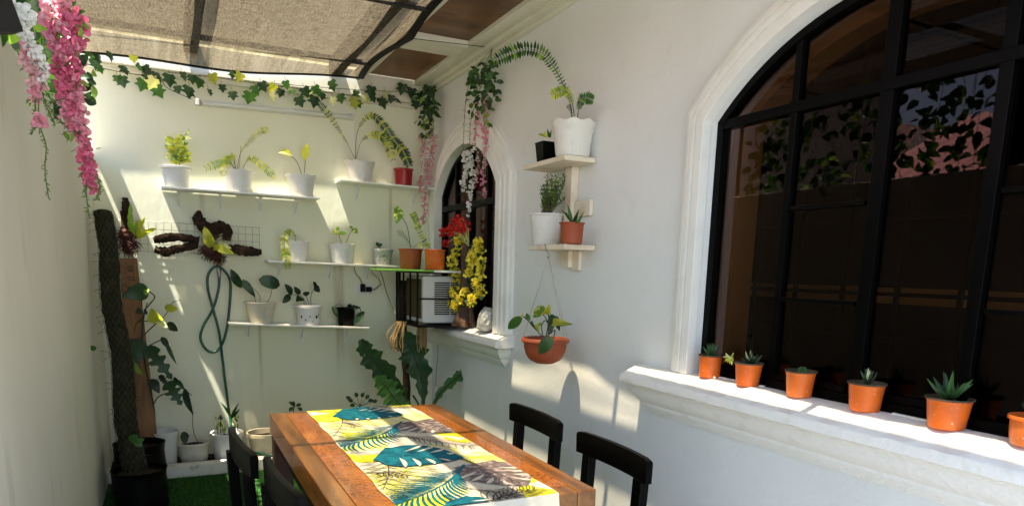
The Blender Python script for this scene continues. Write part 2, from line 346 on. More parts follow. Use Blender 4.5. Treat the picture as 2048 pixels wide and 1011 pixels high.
def frond(ml, ms, P, ll, n, m=0, start=.15, r=.003, two=True, w=.27, taper=True, mats=None):
    S = spline(P, 26); ms.tube(S, [r*(1-.7*i/25) for i in range(26)], 5)
    for i in range(n):
        t = start+(1-start)*i/(n-1); k = t*25; j = min(int(k), 24); p = S[j]+(S[j+1]-S[j])*(k-j); d = nrm(S[j+1]-S[j])
        v = nrm(CAM-p); sd_ = nrm(np.cross(d, v)); L = ll*(math.sin(math.pi*min(1, .22+.78*max(0, 1-t)**.6)) if taper else 1)*U(.85, 1.1)
        mm = m if mats is None else random.choice(mats)
        for sg in ((-1, 1) if two else (1,)):
            dd = nrm(sd_*sg+d*.38+v*U(-.35, .35)+V3(0, 0, -.15)); leaf(ml, p, p+dd*L, L*w, mm, 'lance', .1, 0, .45, 4)
# ------------------------------------------------------------------ pots
def pot(parent, c, rt_, rb, h, material, style='plain', soil=True, name='pot', n=48, rimmat=None):
    mb = MB(); mod = None; th = min(.006, rt_*.08)
    if style == 'scallop':
        prof = [(0, .001), (rb*.97, 0), (rb, .004), (rb*1.02, h*.03), (rb+(rt_*.9-rb)*.22, h*.14), (rb+(rt_*.9-rb)*.24, h*.155), (rb+(rt_*.9-rb)*.5, h*.4), (rb+(rt_*.9-rb)*.75, h*.66), (rt_*.90, h*.80), (rt_*.915, h*.815), (rt_*.92, h*.86), (rt_*.96, h*.95), (rt_*1.0, h), (rt_*.97, h*1.005), (rt_*.90, h*.95), (rt_*.86, h*.8), (rt_*.7, h*.7)]
        def mod(r, z, t):
            k = max(0, (z-h*.78)/(h*.22)); z2 = z+math.cos(9*t)*h*.032*k
            if z < h*.16 and r > rb*.5: r = r*(1+.022*math.cos(30*t)*min(1, z/(h*.05)))
            return r*(1+.012*k*math.cos(9*t)), z2
        n = 108
    elif style == 'rim':
        prof = [(0, .001), (rb*.97, 0), (rb, .005), (rt_*.90, h*.84), (rt_*.92, h*.85), (rt_*1.0, h*.86), (rt_, h*.985), (rt_*.97, h), (rt_*.9, h*.99), (rt_*.86, h*.8), (rt_*.7, h*.72)]
    elif style == 'ribbed':
        prof = [(0, .001), (rb*.97, 0), (rb, .005), (rb+(rt_*.86-rb)*.5, h*.42), (rt_*.86, h*.83), (rt_*.88, h*.85), (rt_, h*.86), (rt_*1.01, h*.96), (rt_*.97, h), (rt_*.88, h*.98), (rt_*.84, h*.8), (rt_*.7, h*.72)]
        def mod(r, z, t): return (r*(1+.02*math.cos(24*t)) if h*.03 < z < h*.82 and r > rb*.8 else r), z
        n = 96
    elif style == 'lip':
        prof = [(0, .001), (rb*.97, 0), (rb, .004), (rb*1.04, h*.05), (rt_*.90, h*.88), (rt_*.915, h*.90), (rt_*.93, h*.93), (rt_, h*.955), (rt_, h), (rt_*.95, h*1.0), (rt_*.88, h*.9), (rt_*.7, h*.82)]
    elif style == 'bowl':
        prof = [(0, .001), (rb*.95, 0), (rb, .006)]+[(rb+(rt_*.9-rb)*math.sin(math.pi/2*i/7), h*.86*(1-math.cos(math.pi/2*i/7)) if i < 7 else h*.86) for i in range(1, 8)]+[(rt_, h*.87), (rt_*1.01, h*.95), (rt_*.98, h), (rt_*.9, h*.98), (rt_*.85, h*.8), (rt_*.7, h*.74)]
    else:
        prof = [(0, .001), (rb*.97, 0), (rb, .004), (rt_*.975, h*.93), (rt_, h*.95), (rt_, h), (rt_*.95, h), (rt_*.9, h*.86), (rt_*.7, h*.78)]
    mb.lathe(c, prof, n, 0, mod)
    if style == 'lip' and rimmat:
        k0 = 5*n
        for i, f in enumerate(mb.f):
            if 6*n <= i < 12*n: mb.m[i] = 1
    o = mb.build(name, [material]+([rimmat] if rimmat else []), parent)
    if soil:
        s = MB(); s.disc(c, rt_*.86, 24, 0, h*.80); s.build('soil', 'soil', parent)
    return o
def potted(name, label, cat, cx, yb, yt, wt, wb, pl, material, style, group=None, zfix=None, soil=True, rimmat=None):
    c = at(cx, yb, pl)
    if zfix is not None: c[2] = zfix
    s = mpp(c); root = thing(name, label, cat, c, group)
    h = (yb-yt)*s*1.0; pot(root, c, wt*s/2, wb*s/2, h, material, style, soil, rimmat=rimmat)
    return root, c, h, s
def finish(root, ml=None, mats='leaf_mid', ms=None, smat='stem_green', fname='foliage', sname='stems'):
    if ms and ms.v: ms.build(sname, smat, root)
    if ml and ml.v: ml.build(fname, mats, root, smooth='all')
# ================================================================== SETTING
g = MB(); g.box((-60, -60, -.05), (60, 60, -.012)); tag(g.build('ground', 'concrete', smooth=False), kind='structure')
g = MB(); g.box((XL-.02, 2.6, -.008), (XR, 5.31, 0)); tag(g.build('floor', 'turf', smooth=False), kind='structure')
g = MB(); g.box((-3, -4, -.008), (XR-.001, 2.599, -.001)); tag(g.build('bounce_floor', 'bounce_grey', smooth=False), kind='structure')  # unseen near floor, added in grey to bounce neutral light onto the walls
g = MB()
for i in range(26000):
    x = U(XL, 1.3); y = U(3.0, 5.3); h = U(.012, .024); a = U(0, 6.28); wd = U(.0015, .003)
    dx, dy = math.cos(a)*wd, math.sin(a)*wd
    g.add([(x-dx, y-dy, 0), (x+dx, y+dy, 0), (x+U(-.012, .012), y+U(-.012, .012), h)], [(0, 1, 2)])
tag(g.build('turf', 'blade', smooth=False), 'short green artificial grass covering the patio floor', 'artificial grass', kind='stuff')
# planter strip: kerb and soil
g = MB(); g.box((XL, 5.31, -.01), (XR-.002, 5.40, .085)); o = g.build('planter_curb', 'curb', smooth=False, bevel=.006)
tag(o, 'low chipped white concrete kerb in front of the potted plants', 'kerb')
g = MB(); n = 40
for i in range(n):
    for j in range(4):
        pass
vs = [(XL+(XR-XL)*i/n, 5.40+.35*j/4, .03+U(0, .02)) for j in range(5) for i in range(n+1)]
g.add(vs, [(j*(n+1)+i, j*(n+1)+i+1, (j+1)*(n+1)+i+1, (j+1)*(n+1)+i) for j in range(4) for i in range(n)])
tag(g.build('soil_bed', 'soil'), kind='structure')
# walls
g = MB(); g.box((XL-.16, YB, -.02), (XR+.0, YB+.14, 3.02)); tag(g.build('back_wall', 'cream', smooth=False), 'tall cream back wall that carries the plant shelves', 'wall')
g = MB(); g.box((XL-.14, .15, -.02), (XL, YB-.002, 2.215)); o = g.build('garden_wall', 'leftwall', smooth=False, bevel=.012)
tag(o, 'cream side wall on the left below the hanging pink flowers', 'wall')
g = MB(); g.box((-3.5, YB+.145, -.02), (XR-.01, YB+.4, 4.6)); tag(g.build('sky_screen', 'screen', smooth=False), 'added grey block wall rising behind the roof and shade cloth', 'wall')  # added screen, keeps bright sky from showing through the shade cloth
# ---- house with its two arched windows
house = thing('house', 'white plastered house with two arched black windows', 'house', (XR, 2.6, 0))
def arch_fn(y0, w_, zs, za):
    r = ((za-zs)**2+w_**2)/(2*(za-zs)); zc = za-r
    return lambda y: zc+math.sqrt(max(0, r*r-(y-y0)**2))
WINS = [dict(y0=1.60, w=.765, zs=2.125, za=2.435, zb=1.085, n=20, mw=.13, mp=.045, fx=2.085),
        dict(y0=4.965, w=.60, zs=2.075, za=2.395, zb=1.085, n=20, mw=.19, mp=.062, fx=2.060)]
TOPZ = 3.4
hw = MB(); Y_NEAR, Y_FAR = -2.0, YB+.14
def wq(y0, z0a, y1, z0b, z1a, z1b): hw.add([(XR, y0, z0a), (XR, y1, z0b), (XR, y1, z1b), (XR, y0, z1a)], [(0, 1, 2, 3)])
cur = Y_NEAR
for W in WINS:
    A = arch_fn(W['y0'], W['w'], W['zs'], W['za']); W['A'] = A; a, b = W['y0']-W['w'], W['y0']+W['w']
    wq(cur, 0, a, 0, TOPZ, TOPZ); wq(a, 0, b, 0, W['zb'], W['zb'])
    ys = [a+(b-a)*i/W['n'] for i in range(W['n']+1)]
    for p, q in zip(ys, ys[1:]):
        wq(p, A(p), q, A(q), TOPZ, TOPZ); hw.add([(XR, p, A(p)), (XR, q, A(q)), (XR+.16, q, A(q)), (XR+.16, p, A(p))], [(0, 1, 2, 3)])
    for yy in (a, b): hw.add([(XR, yy, W['zb']), (XR, yy, W['zs']), (XR+.16, yy, W['zs']), (XR+.16, yy, W['zb'])], [(0, 1, 2, 3)])
    hw.add([(XR, a, W['zb']), (XR, b, W['zb']), (XR+.16, b, W['zb']), (XR+.16, a, W['zb'])], [(0, 1, 2, 3)])
    cur = b
wq(cur, 0, Y_FAR, 0, TOPZ, TOPZ)
hw.build('wall', 'plaster', house, smooth=False)
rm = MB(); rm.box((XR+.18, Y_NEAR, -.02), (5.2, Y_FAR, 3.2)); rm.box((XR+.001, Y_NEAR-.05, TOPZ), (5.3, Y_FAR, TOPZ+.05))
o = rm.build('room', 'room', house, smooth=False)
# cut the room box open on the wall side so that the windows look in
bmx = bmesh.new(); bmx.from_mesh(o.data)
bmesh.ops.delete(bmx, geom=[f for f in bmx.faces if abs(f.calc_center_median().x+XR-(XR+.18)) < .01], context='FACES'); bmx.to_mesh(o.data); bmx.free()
def outline(W, off=0.0, bottom=None):
    y0, w_ = W['y0'], W['w']; zb = W['zb'] if bottom is None else bottom; P = [(y0+w_, zb), (y0+w_, W['zs'])]
    for i in range(1, W['n']*2): y = y0+w_-2*w_*i/(W['n']*2); P.append((y, W['A'](y)))
    P += [(y0-w_, W['zs']), (y0-w_, zb)]; return P
def sweep(mb, P, prof, m=0, x0=XR):
    # prof: list of (outward offset, protrusion toward the patio)
    k = len(P); rings = []
    for i in range(k):
        p = np.array(P[i]); d1 = nrm2(p-np.array(P[i-1])) if i else None; d2 = nrm2(np.array(P[i+1])-p) if i < k-1 else None
        d1 = d2 if d1 is None else d1; d2 = d1 if d2 is None else d2
        n1 = np.array([-d1[1], d1[0]]); n2 = np.array([-d2[1], d2[0]]); nn = nrm2(n1+n2); nn = -nn/max(.5, nn @ n1)
        rings.append([(x0-pp, p[0]+nn[0]*o_, p[1]+nn[1]*o_) for o_, pp in prof])
    mb.loft(rings, m, closed=False)
    mb.poly(rings[0], m); mb.poly(rings[-1][::-1], m)
def nrm2(v): return v/np.linalg.norm(v)
for W in WINS:
    win = MB(); P = outline(W); fx = W['fx']
    big = W is WINS[0]
    # frame: outer steel band following the arch, then mullions and bars
    sweep(win, [(p[0], p[1]) for p in P], [(-.001, -.02), (-.001, .022), (-.034, .022), (-.034, -.02)], 0, fx)
    win.box((fx-.022, W['y0']-W['w'], W['zb']+.001), (fx+.02, W['y0']+W['w'], W['zb']+.034))
    frame = None
    y0 = W['y0']
    if big:
        for dy, wd in ((.372, .030), (0, .050), (-.358, .040)):
            win.box((fx-.016, y0+dy-wd/2, W['zb']+.04), (fx+.018, y0+dy+wd/2, W['A'](y0+dy)-.02))
        win.box((fx-.018, y0-W['w']+.02, W['zs']-.033), (fx+.02, y0+W['w']-.02, W['zs']+.005))
        for z in (1.755, 1.425):
            for a, b in ((.35, .036), (-.39, -.74)):
                win.box((fx-.016, y0+a, z-.008), (fx+.008, y0+b, z+.008))
        for a, b in ((.75, .39), (.355, .036), (-.036, -.33)):     # inner sash rails along the bottom and sides
            win.box((fx-.014, y0+a, W['zb']+.034), (fx+.010, y0+b, W['zb']+.058))
    else:
        for dy, wd in ((.30, .03), (.02, .06), (-.30, .04), (-.45, .02)):
            win.box((fx-.02, y0+dy-wd/2, W['zb']+.03), (fx+.016, y0+dy+wd/2, W['A'](y0+dy)-.02))
        win.box((fx-.024, y0-W['w']+.02, 1.955), (fx+.018, y0+W['w']-.02, 2.0))
        win.box((fx-.02, y0-W['w']+.02, 1.50), (fx+.014, y0+W['w']-.02, 1.525))
    frame = win.build('window', 'black', house, smooth=False, bevel=.003)
    pane = MB(); Q = outline(W, bottom=W['zb']); pane.poly([(fx+.004, y, z) for y, z in Q]); pane.build('pane', 'glass', frame, smooth=False)
    ir = MB(); sweep(ir, P, [(.0, -.05), (.0, .0), (.005, .0), (.005, -.05)], 0, XR+.18)
    sweep(ir, [(p[0], p[1]) for p in P], [(-.02, -.115), (-.02, -.005), (-.075, -.005), (-.075, -.115)], 0, XR+.10)
    ir.build('inner_reveal', 'beige_in', frame, smooth=False)
    gr = MB()
    for i in range(7):
        y = y0-W['w']+.13+i*(2*W['w']-.2)/6; gr.box((XR+.235, y-.007, W['zb']), (XR+.25, y+.007, W['A'](min(max(y, y0-W['w']), y0+W['w']))-.03))
    for z in (1.30, 1.72, 2.16): gr.box((XR+.25, y0-W['w'], z-.007), (XR+.262, y0+W['w'], z+.007))
    gr.build('inner_grille', 'iron', frame, smooth=False)
    # moulding
    mo = MB(); mw, mp = W['mw'], W['mp']
    sweep(mo, P, [(0, -.001), (0, mp), (mw*.34, mp), (mw*.38, mp*.72), (mw*.43, mp*.72), (mw*.46, mp*.92), (mw*.62, mp*.92), (mw*.66, mp*.62), (mw*.7, mp*.62), (mw*.73, mp*.8), (mw*.90, mp*.72), (mw*.93, mp*.4), (mw, mp*.35), (mw, -.001)])
    mo.build('window_moulding', 'trim', house, smooth=False, bevel=.002)
    # sill
    ya, yb_ = y0-W['w']-.19, (y0+W['w']+.355 if big else YB-.004)
    if not big: ya = 4.145
    pr = [(-.13, 1.086), (.03, 1.086), (.134, 1.042), (.138, 1.034), (.138, 1.008), (.132, 1.003), (.104, 1.002), (.104, .988), (.100, .984), (.096, .968), (.086, .946), (.070, .926), (.054, .914), (.054, .902), (.040, .9005), (.040, .888), (.0255, .8865), (.0255, .874), (.012, .8725), (.012, .861), (0, .858)]
    sl = MB(); rings = []; N = 60
    for p, z in pr:
        q = max(0, .138-p); q = 0 if p >= .03 and z > 1.0 else q*.9
        if p < .03 and z > 1.0: q = 0
        jit = (lambda: U(-.0016, .0016)) if z > 1.0 else (lambda: 0)
        e1 = (yb_-q) if big else yb_
        rings.append([(XR+.001, ya+q, z)]+[(XR-p+jit(), ya+q+(e1-ya-q)*i/N, z+jit()) for i in range(N+1)]+[(XR+.001, e1, z)])
    sl.loft(rings, 0, closed=False)
    # clear the part of the top that lies inside the wall beyond the opening: keep the stool inside the jambs
    s_o = sl.build('window_sill', 'sill', house)
# curtain and double ledge seen dimly inside
cu = MB()
for k in range(46):
    y = 4.30+k*.03
    cu.add([(XR+.42+.02*math.sin(k*1.3), y, .3), (XR+.42+.02*math.sin(k*1.3+1.3), y+.03, .3), (XR+.42+.02*math.sin(k*1.3+1.3), y+.03, 2.7), (XR+.42+.02*math.sin(k*1.3), y, 2.7)], [(0, 1, 2, 3)])
cu.build('curtain', 'curtain', house)
lg = MB(); lg.box((2.9, -1.9, 1.405), (3.0, 3.6, 1.435)); lg.box((2.9, -1.9, 1.455), (3.0, 3.6, 1.475)); lg.build('inner_ledge', 'beige_in', house, smooth=False)
# cornice where the roof meets the house wall
tr = MB()
tr.add([], [])
for (x0, x1, z0, z1) in ((1.845, 1.905, 2.945, 3.06), (1.905, 1.955, 2.955, 3.06), (1.955, 1.962, 2.945, 3.06), (1.962, 2.005, 2.935, 3.06), (2.005, XR-.001, 2.915, 3.06)):
    tr.box((x0, -1.5, z0), (x1, YB-.002, z1))
tr.build('cornice', 'beam', house, smooth=False, bevel=.004)
# ---- lean-to roof over the patio
roof = thing('patio_roof', 'cream framed patio roof with brown sheet panels', 'roof', (.8, YB, 2.95))
b = MB(); b.box((XL-.2, 5.685, 2.80), (1.843, YB-.003, 2.99)); b.box((XL-.2, 5.715, 2.765), (XR-.04, YB-.003, 2.798)); b.build('beam', 'beam', roof, smooth=False, bevel=.004)
b = MB(); b.box((1.37, -.8, 2.945), (1.455, 5.683, 2.971)); b.build('beam', 'beam', roof, smooth=False, bevel=.004)
b = MB(); b.box((1.457, 4.55, 2.93), (1.843, 4.80, 2.971)); b.build('beam', 'beam', roof, smooth=False, bevel=.004)
b = MB(); b.box((1.457, 2.55, 2.93), (1.843, 2.75, 2.971)); b.build('beam', 'beam', roof, smooth=False, bevel=.004)
for x in (.22, 1.215, -.62):
    b = MB(); b.box((x-.045, -.35, 2.935), (x+.045, 5.683, 3.03)); b.build('rafter', 'dark_beam', roof, smooth=False)
for y in (5.22, 4.0, 2.75, 1.5, .3):
    b = MB(); b.box((XL-.18, y-.016, 2.905), (1.368, y+.016, 2.933)); b.build('purlin', 'dark_beam', roof, smooth=False)
b = MB(); b.box((1.36, -.8, 2.972), (XR-.085, 5.684, 2.979)); b.build('roof_panel', 'panel', roof, smooth=False)
# black post and beam end on top of the side wall
b = MB(); b.box((XL-.10, 5.05, 2.214), (XL-.03, 5.12, 2.95)); b.box((XL-.10, 2.62, 2.214), (XL-.03, 2.70, 2.95)); b.build('post', 'iron', roof, smooth=False)
b = MB(); b.bar(at(-40, 30, ('y', 2.30)), at(22, 30, ('y', 2.34)), .06, .085); b.build('beam_end', 'dark_beam', roof, smooth=False)
# ---- shade cloth with its black hem
ZC = 2.92
def edge_x(y):                                   # right hem, scalloped between its ties
    ties = [5.65, 4.51, 3.22, 1.9, .8, -.3]
    for a, b_ in zip(ties, ties[1:]):
        if b_ <= y <= a:
            t = (y-b_)/(a-b_); return 1.424-.055*math.sin(math.pi*t)-.03*t*(a == 5.65)
    return 1.34
net = MB(); NY, NX = 84, 48; rows = []
for i in range(NY+1):
    v = i/NY; row = []
    for j in range(NX+1):
        u = j/NX; yb2 = 5.62+.03*u; y = -.3+(yb2+.3)*v; xr = edge_x(min(y, 5.65)) if j else 0
        x = -.47+(edge_x(max(-.3, min(5.65, -.3+(5.65+.3)*v)))+.47)*u
        z = ZC-.094*(1-u)*v-.02*math.sin(math.pi*u)*abs(math.sin(math.pi*(y+.3)/1.1))-.012*math.sin(u*9)*math.sin(v*17)
        row.append((x, y, z))
    rows.append(row)
net.add([p for r in rows for p in r], [(i*(NX+1)+j, i*(NX+1)+j+1, (i+1)*(NX+1)+j+1, (i+1)*(NX+1)+j) for i in range(NY) for j in range(NX)])
net_o = tag(net.build('shade_cloth', 'net', smooth='all', origin=(.4, 5.6, ZC)), 'tan woven shade cloth with black hem stretched under the roof', 'shade cloth')
hem = MB(); eR = [np.array(r[-1])+V3(.006, 0, -.004) for r in rows]; 
for a, b_ in zip(eR, eR[1:]): hem.bar(a, b_, .048, .010)
for k in range(NX): hem.bar(np.array(rows[-1][k])+V3(0, 0, -.004), np.array(rows[-1][k+1])+V3(0, 0, -.004), .020, .012)
hem.build('hem', 'iron', net_o, smooth=False)
for p in (at(716, 158, ('z', ZC-.006)), at(820, 77, ('z', ZC-.006))): ey = MB(); ey.lathe(p, [(.014, -.004), (.014, .004), (.006, .004), (.006, -.004), (.014, -.004)], 16); ey.build('eyelet', 'chrome', net_o)
cw = MB(); cw.tube([at(822, 77, ('z', 2.86)), at(985, 96, ('x', XR-.01))], .0022, 6); cw.tube([at(985, 96, ('x', XR-.0)), at(983, 97, ('x', XR-.03))], .004, 6)
cw.build('tie_cord', 'iron', net_o)
# ---- neighbour house beyond the side wall (seen mirrored in the big window)
nb = thing('neighbour_house', 'pale neighbouring house with red corrugated roof reflected in the big window', 'house', (-6, 5, 0))
b = MB(); b.box((-7.3, -1.5, -.02), (-5.2, 7.2, 2.9)); b.box((-7.5, 7.6, -.02), (-4.4, 13, 3.9)); b.build('wall', 'pink_wall', nb, smooth=False)
b = MB()
N = 150
vs = []
for i in range(N+1):
    y = -2+9.4*i/N; z = .05*(1 if (i//2) % 2 else 0); vs += [(-4.6, y, 2.7+z), (-7.4, y, 4.1+z)]
b.add(vs, [(2*i, 2*i+2, 2*i+3, 2*i+1) for i in range(N)]); b.build('roof', 'redroof', nb, smooth=False)
b = MB(); b.loft([[(x, 2.2, 3.1), (x, 4.2, 3.1), (x, 3.2, 3.9)] for x in (-4.9, -4.98)]); b.poly([(-4.9, 2.2, 3.1), (-4.9, 4.2, 3.1), (-4.9, 3.2, 3.9)]); b.build('gable', 'trim', nb, smooth=False)
b = MB(); b.box((-5.15, 5.5, 1.6), (-5.1, 6.8, 2.6)); b.build('window', 'trim', nb, smooth=False)
# ================================================================== THINGS ON THE BACK WALL
WALLSHELF = 'wall shelves on the back wall'
def wall_shelf(label, xl, yl, xr, yr, brackets, depth=.2, X1=None):
    a = at(xl, yl, ('y', YB-depth)); c = at(xr, yr, ('y', YB-depth))
    if X1: c[0] = X1
    z0, z1 = a[2], c[2]; root = thing('wall_shelf', label, 'shelf', ((a[0]+c[0])/2, YB, (z0+z1)/2), WALLSHELF)
    b = MB(); t = .014
    vs = [(x, y, z+dz) for (x, z) in ((a[0], z0), (c[0], z1)) for y in (YB-depth, YB-.002) for dz in (-t, 0)]
    b.add(vs, [(0, 2, 3, 1), (4, 5, 7, 6), (0, 1, 5, 4), (2, 6, 7, 3), (1, 3, 7, 5), (0, 4, 6, 2)]); b.build('board', 'trim', root, smooth=False, bevel=.002)
    for u in brackets:
        x = a[0]+(c[0]-a[0])*u; z = z0+(z1-z0)*u-t; k = MB()
        k.box((x-.008, YB-depth*.8, z-.004), (x+.008, YB-.003, z-.0005)); k.box((x-.008, YB-.006, z-.13), (x+.008, YB-.002, z-.004))
        k.bar((x, YB-depth*.6, z-.006), (x, YB-.006, z-.10), .006, .006, ref=(1, 0, 0)); k.build('bracket', 'whiteplastic', root, smooth=False)
    return lambda xw: z0+(z1-z0)*(xw-a[0])/(c[0]-a[0])
zs1 = wall_shelf('long white shelf, topmost on the left of the back wall', 322, 371, 640, 394, (.10, .36, .62, .86))
zs2 = wall_shelf('short white shelf beside the arched window holding the red pot', 682, 358, 850, 374, (.20, .78), X1=XR-.004)
zs3 = wall_shelf('long white shelf just above the wall sockets', 535, 520, 800, 531, (.10, .48, .78))
zs4 = wall_shelf('lowest white shelf carrying the black pot at its right end', 458, 645, 740, 654, (.14, .52, .85))
PB = ('y', YB-.105)
def onshelf(cx, zf): return zf(at(cx, 400, PB)[0])+.001
# --- topmost left shelf
r_, c, h, s = potted('potted_plant', 'white ribbed pot with a bushy yellow leaved plant, leftmost on the top shelf', 'potted plant', 353, 369, 328, 58, 42, PB, 'whiteplastic', 'ribbed', 'potted plants on the wall shelves', onshelf(353, zs1))
ml, ms = MB(), MB()
for P in ([(352, 332), (353, 308), (358, 293), (368, 272)], [(358, 332), (362, 318), (364, 308)], [(352, 318), (347, 298), (350, 280)]):
    S = spline(pts(P, PB), 14); ms.tube(S, .0028, 6)
    for i in range(2, 14):
        for sg in (-1, 1):
            p = S[i]; d = nrm(rt*sg*U(.6, 1)+up*U(-.1, .55)-fw*U(-.6, .7)); leaf(ml, p, p+d*s*U(15, 24), s*U(6, 9), random.choice((0, 0, 1, 2)), 'ellip', .15, .08, .8)
finish(r_, ml, ['leaf_yellow', 'leaf_varieg', 'leaf_pale'], ms, 'stem_dark')
r_, c, h, s = potted('potted_fern', 'white scalloped pot with a yellow green fern, middle of the top shelf', 'potted plant', 477, 376, 334, 62, 42, PB, 'whiteplastic', 'scallop', 'potted plants on the wall shelves', onshelf(477, zs1))
ml, ms = MB(), MB()
frond(ml, ms, pts([(474, 338), (481, 306), (496, 286, -.03), (517, 265, -.05), (537, 258, -.06)], PB), s*8, 22, 0, .3, .002, mats=[0, 0, 1])
frond(ml, ms, pts([(485, 338), (495, 320), (506, 317, -.05), (526, 333, -.1), (549, 354, -.1)], PB), s*11, 26, 0, .2, .002, mats=[0, 1])
frond(ml, ms, pts([(470, 338), (460, 326), (444, 325, -.05), (412, 336, -.08)], PB), s*10, 20, 0, .2, .002, mats=[0, 1])
frond(ml, ms, pts([(468, 338), (458, 316), (450, 320, -.08), (447, 350, -.12)], PB), s*10, 18, 0, .25, .002, mats=[0, 0, 1])
frond(ml, ms, pts([(472, 338), (466, 318), (460, 312, -.02)], PB), s*10, 12, 0, .2, .002)
ms.tube(pts([(478, 338), (482, 292)], PB), .0015, 5); ms.tube(pts([(470, 338), (469, 310)], PB), .0015, 5)
finish(r_, ml, ['leaf_yellow', 'leaf_light'], ms, 'stem')
r_, c, h, s = potted('potted_plant', 'white scalloped pot with two bare stalks ending in yellowed leaves', 'potted plant', 603, 387, 346, 60, 40, PB, 'whiteplastic', 'scallop', 'potted plants on the wall shelves', onshelf(603, zs1))
ml, ms = MB(), MB()
ms.tube(spline(pts([(604, 350), (594, 324), (579, 309)], PB), 8), .0022, 6); ms.tube(spline(pts([(608, 350), (610, 330), (611, 315)], PB), 8), .0022, 6)
leaf(ml, at(585, 310, PB, -.01), at(555, 306, PB, -.04), s*16, 0, 'heart', -.3, .15, .1, nhint=(0, -.7, 1)); leaf(ml, at(583, 309, PB), at(561, 300, PB, -.02), s*12, 1, 'ellip', .2, .1, .2)
leaf(ml, at(609, 321, PB), at(615, 287, PB, -.02), s*14, 1, 'ellip', .5, .1, .2)
finish(r_, ml, ['leaf_pale', 'leaf_yellow'], ms, 'stem_dark')
# --- short upper shelf
r_, c, h, s = potted('potted_fern', 'white scalloped pot with a tall arching fern beside the red pot', 'potted plant', 720, 354, 316, 61, 42, PB, 'ornate', 'scallop', 'potted plants on the wall shelves', onshelf(720, zs2))
ml, ms = MB(), MB()
frond(ml, ms, pts([(710, 318), (692, 282), (672, 250, -.02), (652, 222, -.03), (632, 200, -.04)], PB), s*8.5, 30, 0, .22, .002, mats=[0, 1, 2])
frond(ml, ms, pts([(711, 318), (714, 267), (730, 238), (748, 232, -.03), (768, 252, -.06), (788, 280, -.08), (807, 304, -.09), (818, 330, -.09)], PB), s*14, 54, 0, .2, .0024, mats=[1, 2, 2, 0])
frond(ml, ms, pts([(712, 318), (722, 284), (741, 270, -.04), (759, 271, -.07), (774, 284, -.1), (786, 318, -.11)], PB), s*12, 38, 0, .25, .002, mats=[0, 0, 1])
finish(r_, ml, ['leaf_yellow', 'leaf_mid', 'leaf_dark'], ms, 'stem')
r_, c, h, s = potted('potted_plant', 'dark red plastic pot at the right end of the short upper shelf', 'potted plant', 807, 366, 333, 40, 31, PB, 'red', 'lip', 'potted plants on the wall shelves', onshelf(807, zs2))
ms = MB(); ms.tube(spline(pts([(816, 334), (815, 350, -.05), (812, 362, -.06)], PB), 8), .0018, 5); ml = MB(); leaf(ml, at(815, 345, PB, -.05), at(811, 352, PB, -.06), s*5, 0)
finish(r_, ml, 'leaf_pale', ms, 'stem_dark')
# --- shelf above the sockets
r_, c, h, s = potted('potted_fern', 'white scalloped pot with one drooping yellow fern frond, left on its shelf', 'potted plant', 593, 521, 482, 52, 36, PB, 'whiteplastic', 'scallop', 'potted plants on the wall shelves', onshelf(593, zs3))
ml, ms = MB(), MB()
frond(ml, ms, pts([(590, 486), (590, 470), (580, 462, -.03), (569, 474, -.08), (570, 500, -.1), (576, 534, -.1)], PB), s*11, 34, 0, .1, .002, mats=[0, 0, 2, 1], w=.42)
finish(r_, ml, ['leaf_yellow', 'leaf_light', 'leaf_pale'], ms, 'stem_green')
r_, c, h, s = potted('potted_plant', 'white scalloped pot with small curled light green leaves on two stalks', 'potted plant', 685, 524, 486, 55, 40, PB, 'ornate', 'scallop', 'potted plants on the wall shelves', onshelf(685, zs3))
ml, ms = MB(), MB()
ms.tube(spline(pts([(683, 488), (678, 470), (670, 459)], PB), 8), .002, 6); ms.tube(spline(pts([(692, 488), (698, 470), (706, 458)], PB), 8), .002, 6)
for (a, b_, wd) in (((671, 459), (667, 468), 7), ((671, 459), (679, 454), 7), ((676, 466), (694, 466), 8), ((676, 467), (669, 462), 6), ((705, 459), (697, 453), 7), ((705, 459), (716, 466), 9), ((706, 459), (716, 458), 6)):
    leaf(ml, at(*a, PB), at(*b_, PB, -.02), s*wd, random.choice((0, 1)), 'ellip', .4, .15, .5)
finish(r_, ml, ['leaf_light', 'leaf_yellow'], ms, 'stem_dark')
r_, c, h, s = potted('potted_plant', 'small speckled grey stone pot with a tiny sprig', 'potted plant', 765, 527, 496, 43, 33, PB, 'speckled', 'rim', 'potted plants on the wall shelves', onshelf(765, zs3))
ml, ms = MB(), MB(); ms.tube(pts([(762, 498), (757, 486)], PB), .002, 5)
for a in ((752, 484), (764, 487), (757, 494)): leaf(ml, at(758, 492, PB), at(*a, PB, -.01), s*7, 0)
finish(r_, ml, 'leaf_dark', ms, 'stem_dark')
# --- lowest shelf
r_, c, h, s = potted('potted_plant', 'beige flared pot with three broad dark leaves, left on the lowest shelf', 'potted plant', 522.5, 644, 602, 62, 40, PB, 'beigeplastic', 'lip', 'potted plants on the wall shelves', onshelf(522, zs4))
ml, ms = MB(), MB()
for P in ([(512, 606), (505, 585), (482, 572, -.02)], [(520, 606), (519, 590), (506, 575)], [(534, 606), (541, 592), (545, 574)]): ms.tube(spline(pts(P, PB), 8), .002, 6)
leaf(ml, at(483, 576, PB, -.03), at(461, 537, PB, -.08), s*17, 0, 'ellip', .25, .1, .2); leaf(ml, at(484, 560, PB, -.04), at(511, 594, PB, -.05), s*15, 0, 'heart', .3, .1, .2)
leaf(ml, at(560, 570, PB, -.04), at(517, 558, PB, -.06), s*26, 0, 'round', .2, .12, .2)
finish(r_, ml, ['leaf_black', 'leaf_dark'], ms, 'stem_dark')
